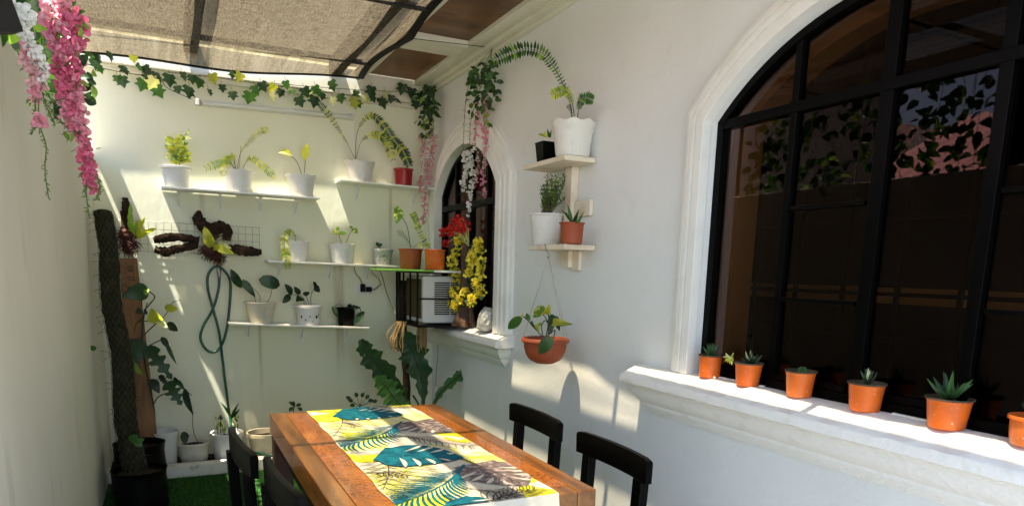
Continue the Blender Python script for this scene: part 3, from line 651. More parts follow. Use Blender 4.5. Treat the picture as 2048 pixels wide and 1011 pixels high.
r_, c, h, s = potted('potted_plant', 'white pot splashed with dark spots, centre of the lowest shelf', 'potted plant', 618, 648, 609, 54, 41, PB, 'whiteplastic', 'rim', 'potted plants on the wall shelves', onshelf(618, zs4))
sp = MB()
for (x, y, a, b_) in ((598, 632, 1.5, 3), (607, 638, 1, 2), (616, 631, 1.2, 1.4), (631, 632, 2.2, 3), (622, 641, 1, 1), (636, 628, 1, 2)):
    q = at(x, y, PB); ang = (x-618)/27*1.1; q = V3(c[0]+math.sin(ang)*s*(20.4+5*(648-y)/39+.6), c[1]-math.cos(ang)*s*(20.4+5*(648-y)/39+.6), q[2]); tgn = V3(math.cos(ang), math.sin(ang), 0)
    sp.poly([q+tgn*s*a*math.cos(t)*1.2+V3(0, 0, s*b_*math.sin(t)) for t in np.linspace(0, 6.28, 9)[:-1]])
ml, ms = MB(), MB()
for P in ([(612, 612), (600, 592), (580, 588, -.05)], [(615, 612), (607, 596), (598, 588)], [(618, 612), (614, 595), (606, 588)], [(622, 612), (622, 590), (631, 573)]): ms.tube(spline(pts(P, PB), 8), .002, 6)
for a, b_, wd in (((583, 590), (569, 567), 13), ((580, 588), (565, 606), 13), ((600, 588), (588, 572), 11), ((598, 590), (592, 603), 12), ((606, 588), (620, 584), 9), ((630, 570), (640, 584), 13), ((630, 573), (626, 562), 8), ((606, 596), (601, 602), 8)):
    leaf(ml, at(*a, PB, -.03), at(*b_, PB, -.07), s*wd, random.choice((0, 1)), 'ellip', .3, .15, .4)
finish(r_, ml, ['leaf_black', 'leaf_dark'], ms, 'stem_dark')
sp.build('spots', 'spot', r_)
r_, c, h, s = potted('potted_plant', 'small black pot with leaves drooping on both sides', 'potted plant', 692.5, 649, 613, 39, 30, PB, 'plasticblack', 'lip', 'potted plants on the wall shelves', onshelf(692, zs4))
ml, ms = MB(), MB()
ms.tube(spline(pts([(690, 616), (678, 608, -.03), (668, 614, -.06), (666, 622, -.08)], PB), 10), .002, 6); ms.tube(spline(pts([(700, 616), (706, 610, -.03), (718, 614, -.05), (724, 626, -.05)], PB), 10), .003, 6)
leaf(ml, at(664, 612, PB, -.05), at(676, 634, PB, -.07), s*10, 1, 'ellip', .3, .15, .2); leaf(ml, at(729, 622, PB, -.04), at(707, 647, PB, -.06), s*14, 1, 'ellip', .3, .1, .2)
leaf(ml, at(696, 613, PB), at(722, 614, PB, -.06), s*9, 0, 'ellip', .4, .3, .2); leaf(ml, at(694, 613, PB), at(703, 608, PB, -.03), s*6, 0)
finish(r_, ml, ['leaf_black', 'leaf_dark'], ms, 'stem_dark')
# --- lamp batten, conduit, nail
pl = ('y', YB-.05); a, b_ = at(395, 203, pl), at(705, 233, pl)
lt = thing('tube_lamp', 'long white tube lamp batten under the ivy garland', 'lamp', a)
m_ = MB(); m_.bar(V3(a[0]+.02, YB-.012, a[2]), V3(b_[0], YB-.012, b_[2]), .022, .04); m_.build('batten', 'lampw', lt, smooth=False, bevel=.004)
m_ = MB(); m_.tube([V3(a[0]+.03, YB-.036, a[2]-.004), V3(b_[0]-.01, YB-.036, b_[2]-.004)], .012, 12); m_.build('tube', 'lampw', lt)
for q in (a, b_): m_ = MB(); m_.box((q[0]-.012, YB-.052, q[2]-.022), (q[0]+.012, YB-.002, q[2]+.020)); m_.build('end_cap', 'lampw', lt, smooth=False, bevel=.003)
m_ = MB(); P = pts([(560, 190), (640, 205), (704, 229), (708, 240), (708, 300), (708, 355)], ('y', YB-.006)); m_.tube(P, .004, 6); tag(m_.build('conduit', 'trim'), 'thin white wire conduit running down from the tube lamp', 'wire')
m_ = MB(); q = at(192, 297, ('y', YB)); m_.tube([q, q+V3(.03, -.05, .0)], .002, 6); tag(m_.build('nail', 'iron'), 'dark nail sticking out of the back wall near pink flowers', 'nail')
# --- sockets and plugs
so_ = thing('wall_socket', 'wall socket plate with two black plugs below the shelf', 'socket', at(729, 577, ('y', YB)))
a, b_ = at(712, 567, ('y', YB)), at(746, 587, ('y', YB)); m_ = MB(); m_.box((a[0], YB-.010, b_[2]), (b_[0], YB-.001, a[2])); m_.build('plate', 'acwhite', so_, smooth=False, bevel=.002)
for (x, y, wx, hz) in ((724, 575, 9, 16), (736, 578, 11, 10)):
    q = at(x, y, ('y', YB)); s = mpp(q); m_ = MB(); m_.box((q[0]-s*wx/2, YB-.045, q[2]-s*hz/2), (q[0]+s*wx/2, YB-.0105, q[2]+s*hz/2)); m_.build('plug', 'plasticblack', so_, smooth=False, bevel=.005)
pl = ('y', YB-.03)
m_ = MB(); m_.tube(spline(pts([(724, 568), (720, 556), (711, 545), (709, 533, .02)], pl), 12), .003, 6); tag(m_.build('power_cord', 'cord'), 'thin grey cord from the left plug up to the shelf', 'cord')
m_ = MB(); m_.tube(pts([(740, 581), (750, 578), (762, 568)], pl), [.004, .007, .006], 8); m_.tube(spline(pts([(762, 568), (756, 555), (744, 545), (748, 536), (762, 545), (772, 580), (784, 612, -.1), (797, 640, -.22)], pl), 30), .0035, 6)
tag(m_.build('power_cord', 'cord'), 'beige cord with black inline plug leading to the air conditioner cage', 'cord')
# --- wire grid with driftwood
pl = ('y', YB-.02); g = MB(); A = [at(232, 439, pl), at(519, 455, pl)]; B_ = [at(232, 500, pl), at(519, 512, pl)]
for i in range(20): u = i/19; g.tube([A[0]+(A[1]-A[0])*u, B_[0]+(B_[1]-B_[0])*u], .0016, 5)
for i in range(5): u = i/4; g.tube([A[0]+(B_[0]-A[0])*u, A[1]+(B_[1]-A[1])*u], .0016, 5)
tag(g.build('wire_grid', 'wire'), 'thin wire grid panel fixed to the back wall behind driftwood', 'wire panel')
def drift(label, segs, roots=None, cat='driftwood'):
    q = at(segs[0][0][0][0], segs[0][0][0][1], ('y', YB-.05)); root = thing('driftwood', label, cat, q, 'driftwood pieces on the wire grid')
    m_ = MB()
    for P, rs in segs:
        S = spline(pts(P, ('y', YB-.06)), 22); s = mpp(S[0]); rr = np.interp(np.linspace(0, 1, 22), np.linspace(0, 1, len(rs)), rs)
        rings = []
        for i in range(22):
            d = nrm(S[min(i+1, 21)]-S[max(i-1, 0)]); a = nrm(np.cross(d, (0, 1, 0))); b_ = np.cross(d, a)
            rings.append([S[i]+(a*math.cos(t)+b_*math.sin(t)*.75)*s*rr[i]*U(.72, 1.22) for t in np.linspace(0, 6.283, 13)[:-1]])
        m_.loft(rings); m_.poly(rings[0][::-1]); m_.poly(rings[-1])
    m_.build('wood', 'bark', root)
    if roots:
        k = MB(); 
        for (x, y, rx, ry) in roots:
            p = at(x, y, ('y', YB-.08)); s = mpp(p)
            k.blob(p, s*rx*.7, .05, s*ry*.75, 10, 0, .25)
            for i in range(130):
                t = U(0, 6.28); q = p+V3(math.cos(t)*s*rx*U(.4, 1), U(-.06, .03), math.sin(t)*s*ry*U(.4, .95)); d = V3(U(-1, 1), U(-.6, .6), U(-1.2, .7))
                k.tube([q, q+d*.02, q+d*.03+V3(U(-.014, .014), 0, -.014)], .0018, 4)
        k.build('root_ball', 'root', root)
    return root
d1 = drift('upright dark driftwood with red brown roots and yellow green leaves, far left', [([(251, 395), (252, 420), (252, 450), (256, 470)], [5, 9, 10, 12])], [(252, 470, 20, 16), (258, 492, 18, 18)])
ml = MB(); pl = ('y', YB-.1)
for a, b_, wd, mm in (((262, 466), (262, 404), 10, 1), ((270, 470), (290, 434), 13, 0), ((270, 474), (314, 456), 12, 0), ((266, 468), (276, 440), 9, 1), ((272, 476), (300, 462), 9, 0)): leaf(ml, at(*a, pl), at(*b_, pl, -.06), mpp(at(*a, pl))*wd, mm, 'wavy', .3, .1, .3, 12)
ml.build('foliage', ['leaf_yellow', 'leaf_light'], d1, smooth='all')
d2 = drift('branching dark driftwood on the grid centre with yellow leaves above the hose', [([(307, 480), (330, 476), (360, 474), (398, 482)], [7, 9, 8, 9]), ([(309, 498), (330, 503), (352, 498), (395, 490)], [6, 9, 8, 7]), ([(399, 421), (397, 438), (410, 455), (430, 480)], [3, 12, 12, 14]), ([(420, 462), (440, 455), (455, 462), (452, 480)], [12, 13, 9, 8])], [(420, 500, 22, 16), (434, 512, 14, 12)])
ml = MB()
for a, b_, wd, mm in (((424, 497), (408, 452), 20, 0), ((424, 494), (414, 456), 14, 0), ((424, 490), (470, 508), 15, 0), ((434, 484), (464, 497), 10, 1), ((428, 496), (436, 498), 8, 0)): leaf(ml, at(*a, pl), at(*b_, pl, -.07), mpp(at(*a, pl))*wd, mm, 'ellip', .25, .22, .15, 10)
ml.build('foliage', ['leaf_yellow', 'leaf_pale'], d2, smooth='all')
drift('thin dark driftwood log at the right end of the grid', [([(456, 498), (480, 500), (502, 503), (523, 504)], [9, 10, 9, 6])])
# --- hose on its hook
hs = MB(); hk = at(436, 540, ('y', YB)); P = [(439, 553), (437, 578), (426, 617), (405, 655), (402, 682), (420, 703), (440, 695), (454, 655), (461, 586), (458, 555), (443, 536), (428, 534), (416, 551), (416, 578), (426, 617, -.02), (438, 663, -.02), (445, 717), (450, 760), (457, 815), (463, 856, -.06), (468, 900, -.12)]
S = spline(pts(P, ('y', YB-.03)), 130); S += spline([S[-1], V3(.42, 5.65, .10), V3(.6, 5.36, .098), V3(.78, 5.36, .098), V3(1.1, 5.5, .06)], 30)[1:]
hs.tube(S, .0095, 10); ho = tag(hs.build('garden_hose', 'hose'), 'dark green garden hose looped in a figure eight on the wall', 'hose')
k = MB(); q = at(438, 548, ('y', YB-.03)); k.lathe((q[0], q[1], q[2]-.02), [(0, 0), (.012, 0), (.012, .03), (.016, .03), (.016, .06), (.008, .06), (.008, .09), (0, .09)], 14); k.build('nozzle', 'chrome', ho)
k = MB(); k.tube(pts([(434, 530, .028), (434, 534, -.02), (436, 545, -.02)], ('y', YB-.03)), .003, 6); tag(k.build('hook', 'chrome'), 'small metal hook holding up the green hose', 'hook')
# ================================================================== CORNER: AIR CONDITIONER, CAGE, BOARD
ac = thing('air_conditioner', 'off white air conditioner inside the black cage at the arched window', 'air conditioner', (1.9, 5.2, 1.10))
m_ = MB(); m_.box((1.69, 5.0, 1.10), (2.25, 5.41, 1.45)); m_.build('housing', 'acwhite', ac, smooth=False, bevel=.012)
m_ = MB(); m_.box((1.684, 5.03, 1.135), (1.6895, 5.385, 1.425)); m_.build('coil', 'coil', ac, smooth=False)
m_ = MB()
for i in range(15): z = 1.165+i*.0165; m_.box((1.78, 4.994, z), (2.02, 4.9995, z+.0095))
m_.build('louvre_slots', 'spot', ac, smooth=False)
m_ = MB(); m_.box((1.90, 4.990, 1.15), (1.906, 4.9935, 1.42)); m_.box((1.77, 4.990, 1.155), (2.03, 4.9925, 1.160)); m_.build('louvre_frame', 'acwhite', ac, smooth=False)
cg = thing('air_conditioner_cage', 'black iron bar cage around the air conditioner', 'cage', (1.8, 5.2, 1.09))
m_ = MB(); x0, y0, y1, z0, z1 = 1.625, 4.93, 5.45, 1.088, 1.476
for y in (y0, 5.10, 5.27, y1): m_.bar((x0, y, z0), (x0, y, z1), .012, .012)
for z in (z0, z1):
    m_.bar((x0, y0, z), (x0, y1, z), .014, .014); m_.bar((x0, y0, z), (XR+.02, y0, z), .014, .014); m_.bar((x0, y1, z), (XR+.02, y1, z), .014, .014)
m_.bar((x0, y0, 1.285), (XR+.02, y0, 1.285), .011, .011); m_.bar((x0, y1, 1.285), (XR+.02, y1, 1.285), .011, .011); m_.bar((x0, y1-.17, 1.285), (x0, y1, 1.285), .011, .011)
m_.bar((XR-.01, y0, z0), (XR-.01, y0, z1), .012, .012); m_.box((x0, y0, z0-.012), (XR-.002, y1, z0-.007)); m_.bar((x0+.02, y1, z0), (x0+.02, y1, z1), .05, .012)
m_.build('bars', 'iron', cg, smooth=False)
m_ = MB(); m_.box((1.43, 4.90, 1.480), (2.026, 5.52, 1.494)); o = tag(m_.build('board', 'greenboard', smooth=False, bevel=.003), 'bright green board lying on top of the black cage', 'board')
m_ = MB(); m_.box((1.74, 4.892, 1.4775), (2.026, 4.899, 1.492)); m_.build('edge_strip', 'trim', o, smooth=False)
PC = ('y', 5.25)
r_, c, h, s = potted('potted_plant', 'brown terracotta pot with one pale drooping leaf, left on the green board', 'potted plant', 821, 532, 492, 50, 39, PC, 'terracotta', 'lip', 'terracotta pots on the green board', 1.4945)
ml, ms = MB(), MB()
ms.tube(spline(pts([(821, 495), (815, 455, -.03), (802, 430, -.06)], PC), 10), .0025, 6); leaf(ml, at(800, 430, PC, -.06), at(790, 411, PC, -.06), s*16, 0, 'ellip', .2, .1, .1); leaf(ml, at(798, 418, PC, -.065), at(793, 448, PC, -.1), s*21, 0, 'heart', .2, .15, .1, nhint=(-.2, -1, .4))
frond(ml, ms, pts([(824, 495), (812, 476), (796, 462, -.02)], PC), s*7, 10, 1, .1, .0018); frond(ml, ms, pts([(826, 495), (836, 488), (846, 492, -.03)], PC), s*8, 8, 2, .1, .0018)
finish(r_, ml, ['leaf_varieg', 'leaf_mid', 'leaf_yellow'], ms, 'stem')
PC2 = ('y', 5.0)
r_, c, h, s = potted('potted_plant', 'bright orange pot with one long leafy stalk, right on the green board', 'potted plant', 869.5, 538, 498, 44, 37, PC2, 'orange', 'lip', 'terracotta pots on the green board', 1.4945)
ml, ms = MB(), MB(); frond(ml, ms, pts([(866, 500), (852, 486), (838, 460), (832, 440), (826, 428)], PC2), s*8, 18, 0, .15, .002, mats=[0, 1], w=.5, taper=False)
finish(r_, ml, ['leaf_light', 'leaf_yellow'], ms, 'stem')
# trunk and staghorn fern below the cage
PT = ('y', 5.42)
m_ = MB(); S = spline(pts([(808, 560), (806, 640), (811, 720), (814, 800), (815, 880)], PT), 20); m_.tube(S, [.030+.004*math.sin(i*2.1) for i in range(20)], 9)
tk = m_.build('fern_trunk', 'bark'); tag(tk, 'dark upright trunk in the corner under the air conditioner', 'trunk')
m_ = MB()
for i in range(70):
    bx = random.choice((U(786, 806), U(836, 853))); pl = ('y', U(5.02, 5.22)); a = (bx, U(640, 655)); k = U(-10, 10) if bx < 820 else U(-4, 4)
    m_.tube(spline(pts([(bx+8 if bx < 820 else bx, 642), (bx+k*.6, a[1]+14), (bx+k-(5 if bx < 820 else 0), a[1]+U(25, 38)), (bx+k*.4, U(690, 704))], pl), 9), U(.0022, .0045), 4)
tag(m_.build('raffia_strips', 'raffia'), 'dry straw coloured strips hanging under the black cage', 'dry strips')
fern = thing('staghorn_fern', 'large fern with broad wavy dark leaves in the corner beside the window sill', 'fern', at(825, 830, ('y', 5.2)))
def bigleaf(P, W_, m, pl, n=60, turn=0.0):
    S = spline(pts(P, pl), n); s = mpp(S[0]); mb = MB(); vs = []
    for i, p in enumerate(S):
        t = i/(n-1); d = nrm(S[min(i+1, n-1)]-S[max(i-1, 0)]); v = nrm(CAM-p); sd_ = nrm(np.cross(d, v)); wv = np.interp(t, np.linspace(0, 1, len(W_)), W_)*s
        sdr = nrm(sd_*math.cos(turn)+v*math.sin(turn))
        a = wv*(1+.22*math.sin(t*31)+.13*math.sin(t*67)); b_ = wv*(1+.22*math.sin(t*29+1.4)+.13*math.sin(t*61+1))
        vs += [p-sdr*a+v*(.10*wv+.14*wv*math.sin(t*30)), p-sdr*a*.5+v*.05*wv*math.sin(t*15), p-v*.15*wv, p+sdr*b_*.5+v*.05*wv*math.sin(t*17), p+sdr*b_+v*(.10*wv+.14*wv*math.sin(t*27+2))]
    for i in range(n-1):
        for j in range(4): mb.f.append((i*5+j, i*5+j+1, i*5+j+6, i*5+j+5)); mb.m.append(0)
    mb.v = [tuple(p) for p in vs]
    rib = MB(); rib.tube([p+nrm(CAM-p)*.003 for p in S], [.006*(1-.7*i/n) for i in range(n)], 5)
    o = mb.build('leaf', m, fern, smooth='all'); rib.build('rib', 'stem_dark', o)
bigleaf([(822, 830), (800, 790), (775, 752), (748, 722), (732, 700), (722, 678)], [4, 14, 19, 21, 16, 7], 'leaf_dark', ('y', 5.30), turn=.25)
bigleaf([(816, 835), (800, 808), (785, 790), (768, 768), (750, 752)], [5, 17, 21, 19, 6], 'leaf_mid', ('y', 5.22), turn=-.3)
bigleaf([(846, 830), (846, 790), (842, 750), (830, 715), (818, 690), (800, 664)], [2, 6, 18, 25, 22, 12], 'leaf_dark', ('y', 5.12))
bigleaf([(862, 820), (880, 785), (904, 762), (926, 744), (942, 718)], [3, 7, 10, 10, 4], 'leaf_mid', ('y', 5.06), turn=.35)
m_ = MB(); m_.tube(spline(pts([(826, 790), (836, 806), (846, 830)], ('y', 5.2)), 8), .008, 6); m_.build('stalk', 'stem_dark', fern)
pl = ('x', XR-.03); m_ = MB(); m_.tube(spline(pts([(858, 648), (873, 662), (876, 700), (873, 740), (871, 772)], pl), 16), .0035, 6); o = m_.build('electric_cable', 'cord'); tag(o, 'thin beige cord with white connector hanging from the small sill', 'cord')
m_ = MB(); q = at(871, 772, pl); m_.lathe((q[0], q[1], q[2]-.075), [(0, 0), (.009, 0), (.012, .05), (.009, .075), (0, .08)], 10); m_.build('connector', 'acwhite', o)
# --- things on the small sill
sp_ = thing('flower_stump', 'varnished wooden stump on the small sill hung with yellow and red flowers', 'flower stand', (1.99, 4.78, 1.087))
PS = ('x', 1.985)
m_ = MB(); q = at(932, 655, PS); s = mpp(q); Z0 = 1.087
prof = [(0, 0), (26, 0), (25, .02), (19, .06), (15.5, .13), (14, .22), (12, .36), (12, .50), (10, .6), (0, .61)]
m_.lathe((q[0], q[1], Z0), [(r*s, z) for r, z in prof], 28, 0, lambda r, z, t: (r*(1+.10*math.sin(5*t+z*6)+.06*math.sin(9*t)), z)); m_.build('stump', 'stump', sp_)
yl, lf = MB(), MB()
def floret(mb, p, R, n, m=0):
    for i in range(n):
        d = nrm(V3(U(-1, .35), U(-1, .6), U(-.7, 1))); c_ = p+d*R*U(.3, .9)
        leaf(mb, c_, c_+nrm(d+V3(U(-.8, .8), U(-.8, .8), U(-.8, .8)))*R*.75, R*.6, m, 'round', .25, .1, 1.2, 3)
for (x, y) in ((921, 482), (912, 505), (906, 525), (912, 545), (902, 562), (916, 556), (911, 583), (908, 604), (904, 617), (914, 610), (948, 507), (961, 500), (946, 522), (964, 525), (940, 546), (962, 545), (955, 566), (931, 584), (962, 582), (945, 600), (958, 488), (922, 600), (934, 590), (953, 512)):
    p = at(x, y, ('x', 1.93), U(-.03, .03)); floret(yl, p, s*U(8.5, 11), 60)
    for k in range(4): d = nrm(V3(U(-.8, .2), U(-1, 1), U(-1, .6))); leaf(lf, p+d*s*4, p+d*s*U(13, 19), s*U(8, 11), random.choice((0, 0, 1)), 'ellip', .2, .1, .8)
for k in range(40): p = at(U(938, 966), U(478, 600), ('x', 1.955)); d = nrm(V3(U(-.6, .2), U(-1, 1), U(-1, .6))); leaf(lf, p, p+d*s*15, s*10, 0, 'ellip', .2, .1, .8)
yl.build('yellow_flowers', 'yellowpetal', sp_, smooth='all'); lf.build('leaves', ['leaf_dark', 'leaf_mid'], sp_, smooth='all')
rd, st = MB(), MB()
for (x, y) in ((918, 438), (908, 450), (922, 458), (935, 455), (897, 463), (906, 466), (886, 465), (893, 487), (914, 446), (925, 448)):
    p = at(x, y, ('x', 1.92), U(-.03, .03)); floret(rd, p, s*U(7.5, 10), 30)
    st.tube(spline([at(938, 492, ('x', 1.96)), at((x+938)/2, min(y, 470)+4, ('x', 1.93)), p], 8), .0025, 5)
rd.build('red_flowers', 'redpetal', sp_, smooth='all'); st.build('flower_stalks', 'leaf_pale', sp_)
m_ = MB(); q = at(969, 668, ('x', 1.97)); s = mpp(q); rings = []
for i, (r, z) in enumerate([(.6, .0), (1, .015), (1.05, .05), (1, .09), (.85, .12), (.75, .14), (.5, .15)]):
    rings.append([(q[0]+.05*r*math.cos(t)*U(.85, 1.15), q[1]+.075*r*math.sin(t)*U(.85, 1.15)-.02*z/.1, 1.087+z*(1+.12*math.sin(t+1))*U(.95, 1.05)) for t in np.linspace(0, 6.283, 15)[:-1]])
m_.loft(rings); m_.poly(rings[-1]); m_.poly(rings[0][::-1]); tag(m_.build('plastic_bag', 'bag', smooth=False), 'crumpled white plastic bag at the near end of the small sill', 'bag')
# ================================================================== WALL RACK ON THE HOUSE WALL
rk = thing('plant_rack', 'two tier whitewashed wooden plant rack on the house wall', 'rack', (XR, 3.45, 1.5))
m_ = MB(); m_.box((1.843, 3.235, 2.066), (XR-.003, 3.70, 2.092)); m_.build('shelf', 'palewood', rk, smooth=False, bevel=.004)
m_ = MB(); m_.box((1.842, 3.20, 1.620), (XR-.003, 3.60, 1.647)); m_.build('shelf', 'palewood', rk, smooth=False, bevel=.004)
m_ = MB(); m_.box((1.987, 3.40, 1.648), (XR-.002, 3.474, 2.065)); m_.box((1.987, 3.40, 1.53), (XR-.002, 3.474, 1.619)); m_.build('post', 'palewood', rk, smooth=False, bevel=.003)
m_ = MB(); m_.box((2.012, 3.33, 1.515), (XR-.002, 3.398, 1.619)); m_.build('back_strip', 'palewood', rk, smooth=False, bevel=.003)
m_ = MB(); m_.box((2.010, 3.24, 1.80), (XR-.002, 3.398, 1.885)); m_.build('bracket', 'palewood', rk, smooth=False, bevel=.004)
PK = ('x', 1.935)
r_, c, h, s = potted('potted_fern', 'large embossed white scalloped pot with a long arching fern on top of the rack', 'potted plant', 1145, 307, 241, 92, 64, PK, 'ornate', 'scallop', 'potted plants on the wooden rack', 2.093)
ml, ms = MB(), MB()
frond(ml, ms, pts([(1145, 246), (1140, 205), (1126, 168), (1106, 132, -.03), (1084, 106, -.05), (1050, 98, -.06), (1018, 108, -.05), (988, 122, -.04)], PK), s*19, 34, 0, .2, .003, mats=[0, 1, 1, 2], w=.36)
frond(ml, ms, pts([(1150, 246), (1144, 205), (1130, 182, -.04), (1104, 190, -.08)], PK), s*13, 26, 0, .3, .0025, mats=[0, 0, 3])
frond(ml, ms, pts([(1154, 246), (1158, 215), (1168, 196, -.03), (1186, 200, -.06)], PK), s*14, 24, 0, .3, .0025, mats=[1, 2, 0])
frond(ml, ms, pts([(1148, 246), (1142, 222), (1136, 210)], PK), s*6, 8, 2, .3, .002)
finish(r_, ml, ['leaf_light', 'leaf_mid', 'leaf_dark', 'leaf_yellow'], ms, 'stem_dark')
q = at(1092, 322, ('x', 1.90)); q[2] = 2.093; s = mpp(q); rt1 = thing('potted_plant', 'small square black pot beside the large white pot on the rack', 'potted plant', q, 'potted plants on the wooden rack')
m_ = MB(); rings = []
for a, z in ((13.5, 0), (17, .098), (17.8, .1), (17.8, .104), (16, .104), (15, .085)): rings.append([(q[0]+s*a*x, q[1]+s*a*y, q[2]+z) for x, y in ((-1, -1), (1, -1), (1, 1), (-1, 1))])
m_.loft(rings); m_.poly(rings[0][::-1]); m_.build('pot', 'plasticblack', rt1, smooth=False, bevel=.004)
m_ = MB(); m_.poly([(x, y, z-.001) for x, y, z in rings[-1]]); m_.build('soil', 'soil', rt1, smooth=False)
ml = MB(); pl = ('x', 1.90)
for a, b_ in (((1098, 275), (1094, 257)), ((1099, 275), (1103, 258)), ((1096, 275), (1088, 262)), ((1094, 275), (1076, 270))): leaf(ml, at(*a, pl), at(*b_, pl, -.02), s*5, random.choice((0, 1)), 'lance', .3, .25, .3)
ml.build('foliage', ['leaf_yellow', 'leaf_mid'], rt1, smooth='all')
r_, c, h, s = potted('potted_plant', 'white pot with a bushy needle leaved plant on the lower rack shelf', 'potted plant', 1092, 489, 428, 74, 53, ('x', 1.93), 'whiteplastic', 'lip', 'potted plants on the wooden rack', 1.648)
ml, ms = MB(), MB(); pl = ('x', 1.93)
for i in range(70):
    x = U(1080, 1102); tx = U(1082, 1130); ty = U(352, 400)
    if tx < 1092: ty = max(ty, 374)
    S = spline([at(x, 432, pl, U(-.03, .03)), at((x+tx)/2+U(-2, 2), (432+ty)/2, pl, U(-.03, .03)), at(tx, ty, pl, U(-.05, .02))], 9); ms.tube(S, .0013, 4)
    for j in range(3, 9):
        for k in range(3): d = nrm(V3(U(-1, 1), U(-1, 1), U(.1, 1.2))); leaf(ml, S[j], S[j]+d*s*U(5, 9), s*1.5, random.choice((0, 0, 1, 2)), 'lance', .1, 0, 1, 3)
finish(r_, ml, ['leaf_mid', 'leaf_dark', 'leaf_light'], ms, 'stem')
r_, c, h, s = potted('potted_plant', 'small red brown terracotta pot with a four leaved sprout on the lower rack shelf', 'potted plant', 1142.5, 488, 446, 52, 41, ('x', 1.90), 'terracotta', 'lip', 'potted plants on the wooden rack', 1.648)
ml = MB(); pl = ('x', 1.90)
for a, b_ in (((1145, 448), (1134, 407)), ((1144, 448), (1124, 421)), ((1147, 448), (1168, 420)), ((1146, 448), (1156, 432)), ((1147, 446), (1159, 417))): leaf(ml, at(*a, pl), at(*b_, pl, U(-.03, 0)), s*6.5, random.choice((0, 1)), 'lance', .4, .12, .3)
ms = MB(); ms.blob(at(1146, 445, pl), .012, .012, .012); finish(r_, ml, ['leaf_mid', 'leaf_dark'], ms, 'stem_dark')
# hanging pot
PH = ('x', 1.84); hb = at(1089, 725, PH); s = mpp(hb); hp = thing('hanging_pot', 'terracotta hanging pot with pothos on chains below the wooden rack', 'hanging pot', hb)
R = 48*s; hh = 50*s; m_ = MB()
prof = [(0, .001), (R*.38, 0), (R*.42, .004)]+[(R*(.42+.46*math.sin(math.pi/2*i/8)), hh*(.05+.77*(1-math.cos(math.pi/2*i/8))) ) for i in range(1, 9)]+[(R*.96, hh*.83), (R, hh*.87), (R*1.0, hh*.95), (R*.96, hh), (R*.9, hh*.99), (R*.86, hh*.85), (R*.6, hh*.8)]
m_.lathe(hb, prof, 72, 0, lambda r, z, t: (r*(1+.014*math.cos(28*t)) if .02*hh < z < hh*.8 else r, z)); m_.build('pot', 'terracotta', hp)
m_ = MB(); m_.disc(hb, R*.86, 24, 0, hh*.84); m_.build('soil', 'soil', hp)
top = at(1097, 512, PH); hook = MB(); hook.tube(spline([at(1089, 492, PH, .01), at(1090, 488, PH, -.004), at(1093, 500, PH, -.008), at(1098, 508, PH), at(1097, 516, PH), at(1093, 512, PH)], 20), .0022, 6); hook.build('hook', 'chrome', hp)
for ang in (3.34, .55, -1.2 if False else 5.9):
    e = hb+V3(math.cos(ang)*R*.95*rt[0]*1.0, math.sin(ang)*R*.95, hh*.97); 
    e = V3(hb[0]+R*.95*math.cos(ang-.47), hb[1]+R*.95*math.sin(ang-.47), hb[2]+hh*.97)
    ch = MB(); n = 46
    for i in range(n):
        p = top+(e-top)*(i/n); q = top+(e-top)*((i+1.25)/n); d = nrm(q-p); a = nrm(np.cross(d, (0, 1, 0) if i % 2 else (1, 0, 0)))*.0024
        ch.tube([p, p+d*.002+a, q-d*.002+a, q, q-d*.002-a, p+d*.002-a, p], .0007, 4, cap=False)
    ch.build('chain', 'chrome', hp)
ml, ms = MB(), MB()
L_ = lambda a, b_, wd, m, o1=0, o2=-.03, sh='heart', dr=.12: leaf(ml, at(*a, PH, o1), at(*b_, PH, o2), s*wd, m, sh, .22, dr, .15, 9)
for P in ([(1084, 672), (1070, 656), (1056, 640), (1046, 632)], [(1086, 672), (1083, 652), (1090, 640), (1098, 648)], [(1092, 672), (1096, 645), (1086, 628)], [(1096, 672), (1098, 640), (1095, 622)], [(1094, 672), (1102, 660), (1110, 645)], [(1098, 668), (1110, 660), (1106, 678, -.06)]): ms.tube(spline(pts(P, PH), 12), .0028, 6)
L_((1043, 634), (1016, 657), 21, 0); L_((1040, 634), (1046, 622), 5, 2, sh='lance'); L_((1058, 641), (1053, 625), 11, 0, sh='ellip'); L_((1088, 612), (1066, 634), 20, 3); L_((1090, 628), (1099, 606), 16, 2); L_((1104, 628), (1100, 668), 15, 1, -.01)
L_((1106, 632), (1120, 662), 16, 4, .02, .01); L_((1104, 645), (1146, 648), 15, 2, 0, -.02); L_((1112, 646), (1147, 648), 8, 1, 0, -.02, 'lance'); L_((1102, 672), (1078, 708), 25, 1, -.09, -.12); L_((1072, 648), (1078, 664), 9, 2, -.02); L_((1062, 642), (1074, 662), 7, 1); L_((1082, 645), (1072, 652), 9, 3)
finish(hp, ml, ['leaf_mid', 'leaf_dark', 'leaf_yellow', 'leaf_varieg', 'leaf_black'], ms, 'stem_dark', 'leaves')
# gecko on the wall
pl = ('x', XR-.012); m_ = MB(); S = spline(pts([(1007, 86), (1011, 83), (1016, 79), (1019, 75), (1023, 72), (1026, 70)], pl), 14); s = mpp(S[0])
m_.tube(S, [s*k for k in (1.0, 2.0, 1.6, 1.9, 2.2, 2.1, 1.7, 1.2, .9, .8, .6, .5, .35, .2)], 8)
for a, b_, c_ in (((1011, 83), (1008, 79), (1010, 76)), ((1012, 82), (1014, 86), (1012, 89)), ((1017, 78), (1019, 81), (1017, 84)), ((1018, 77), (1016, 73), (1019, 70))): m_.tube(pts([a, b_, c_], pl), s*.6, 5)
tag(m_.build('gecko', 'gecko'), 'small brown gecko clinging to the house wall near the cornice', 'gecko')
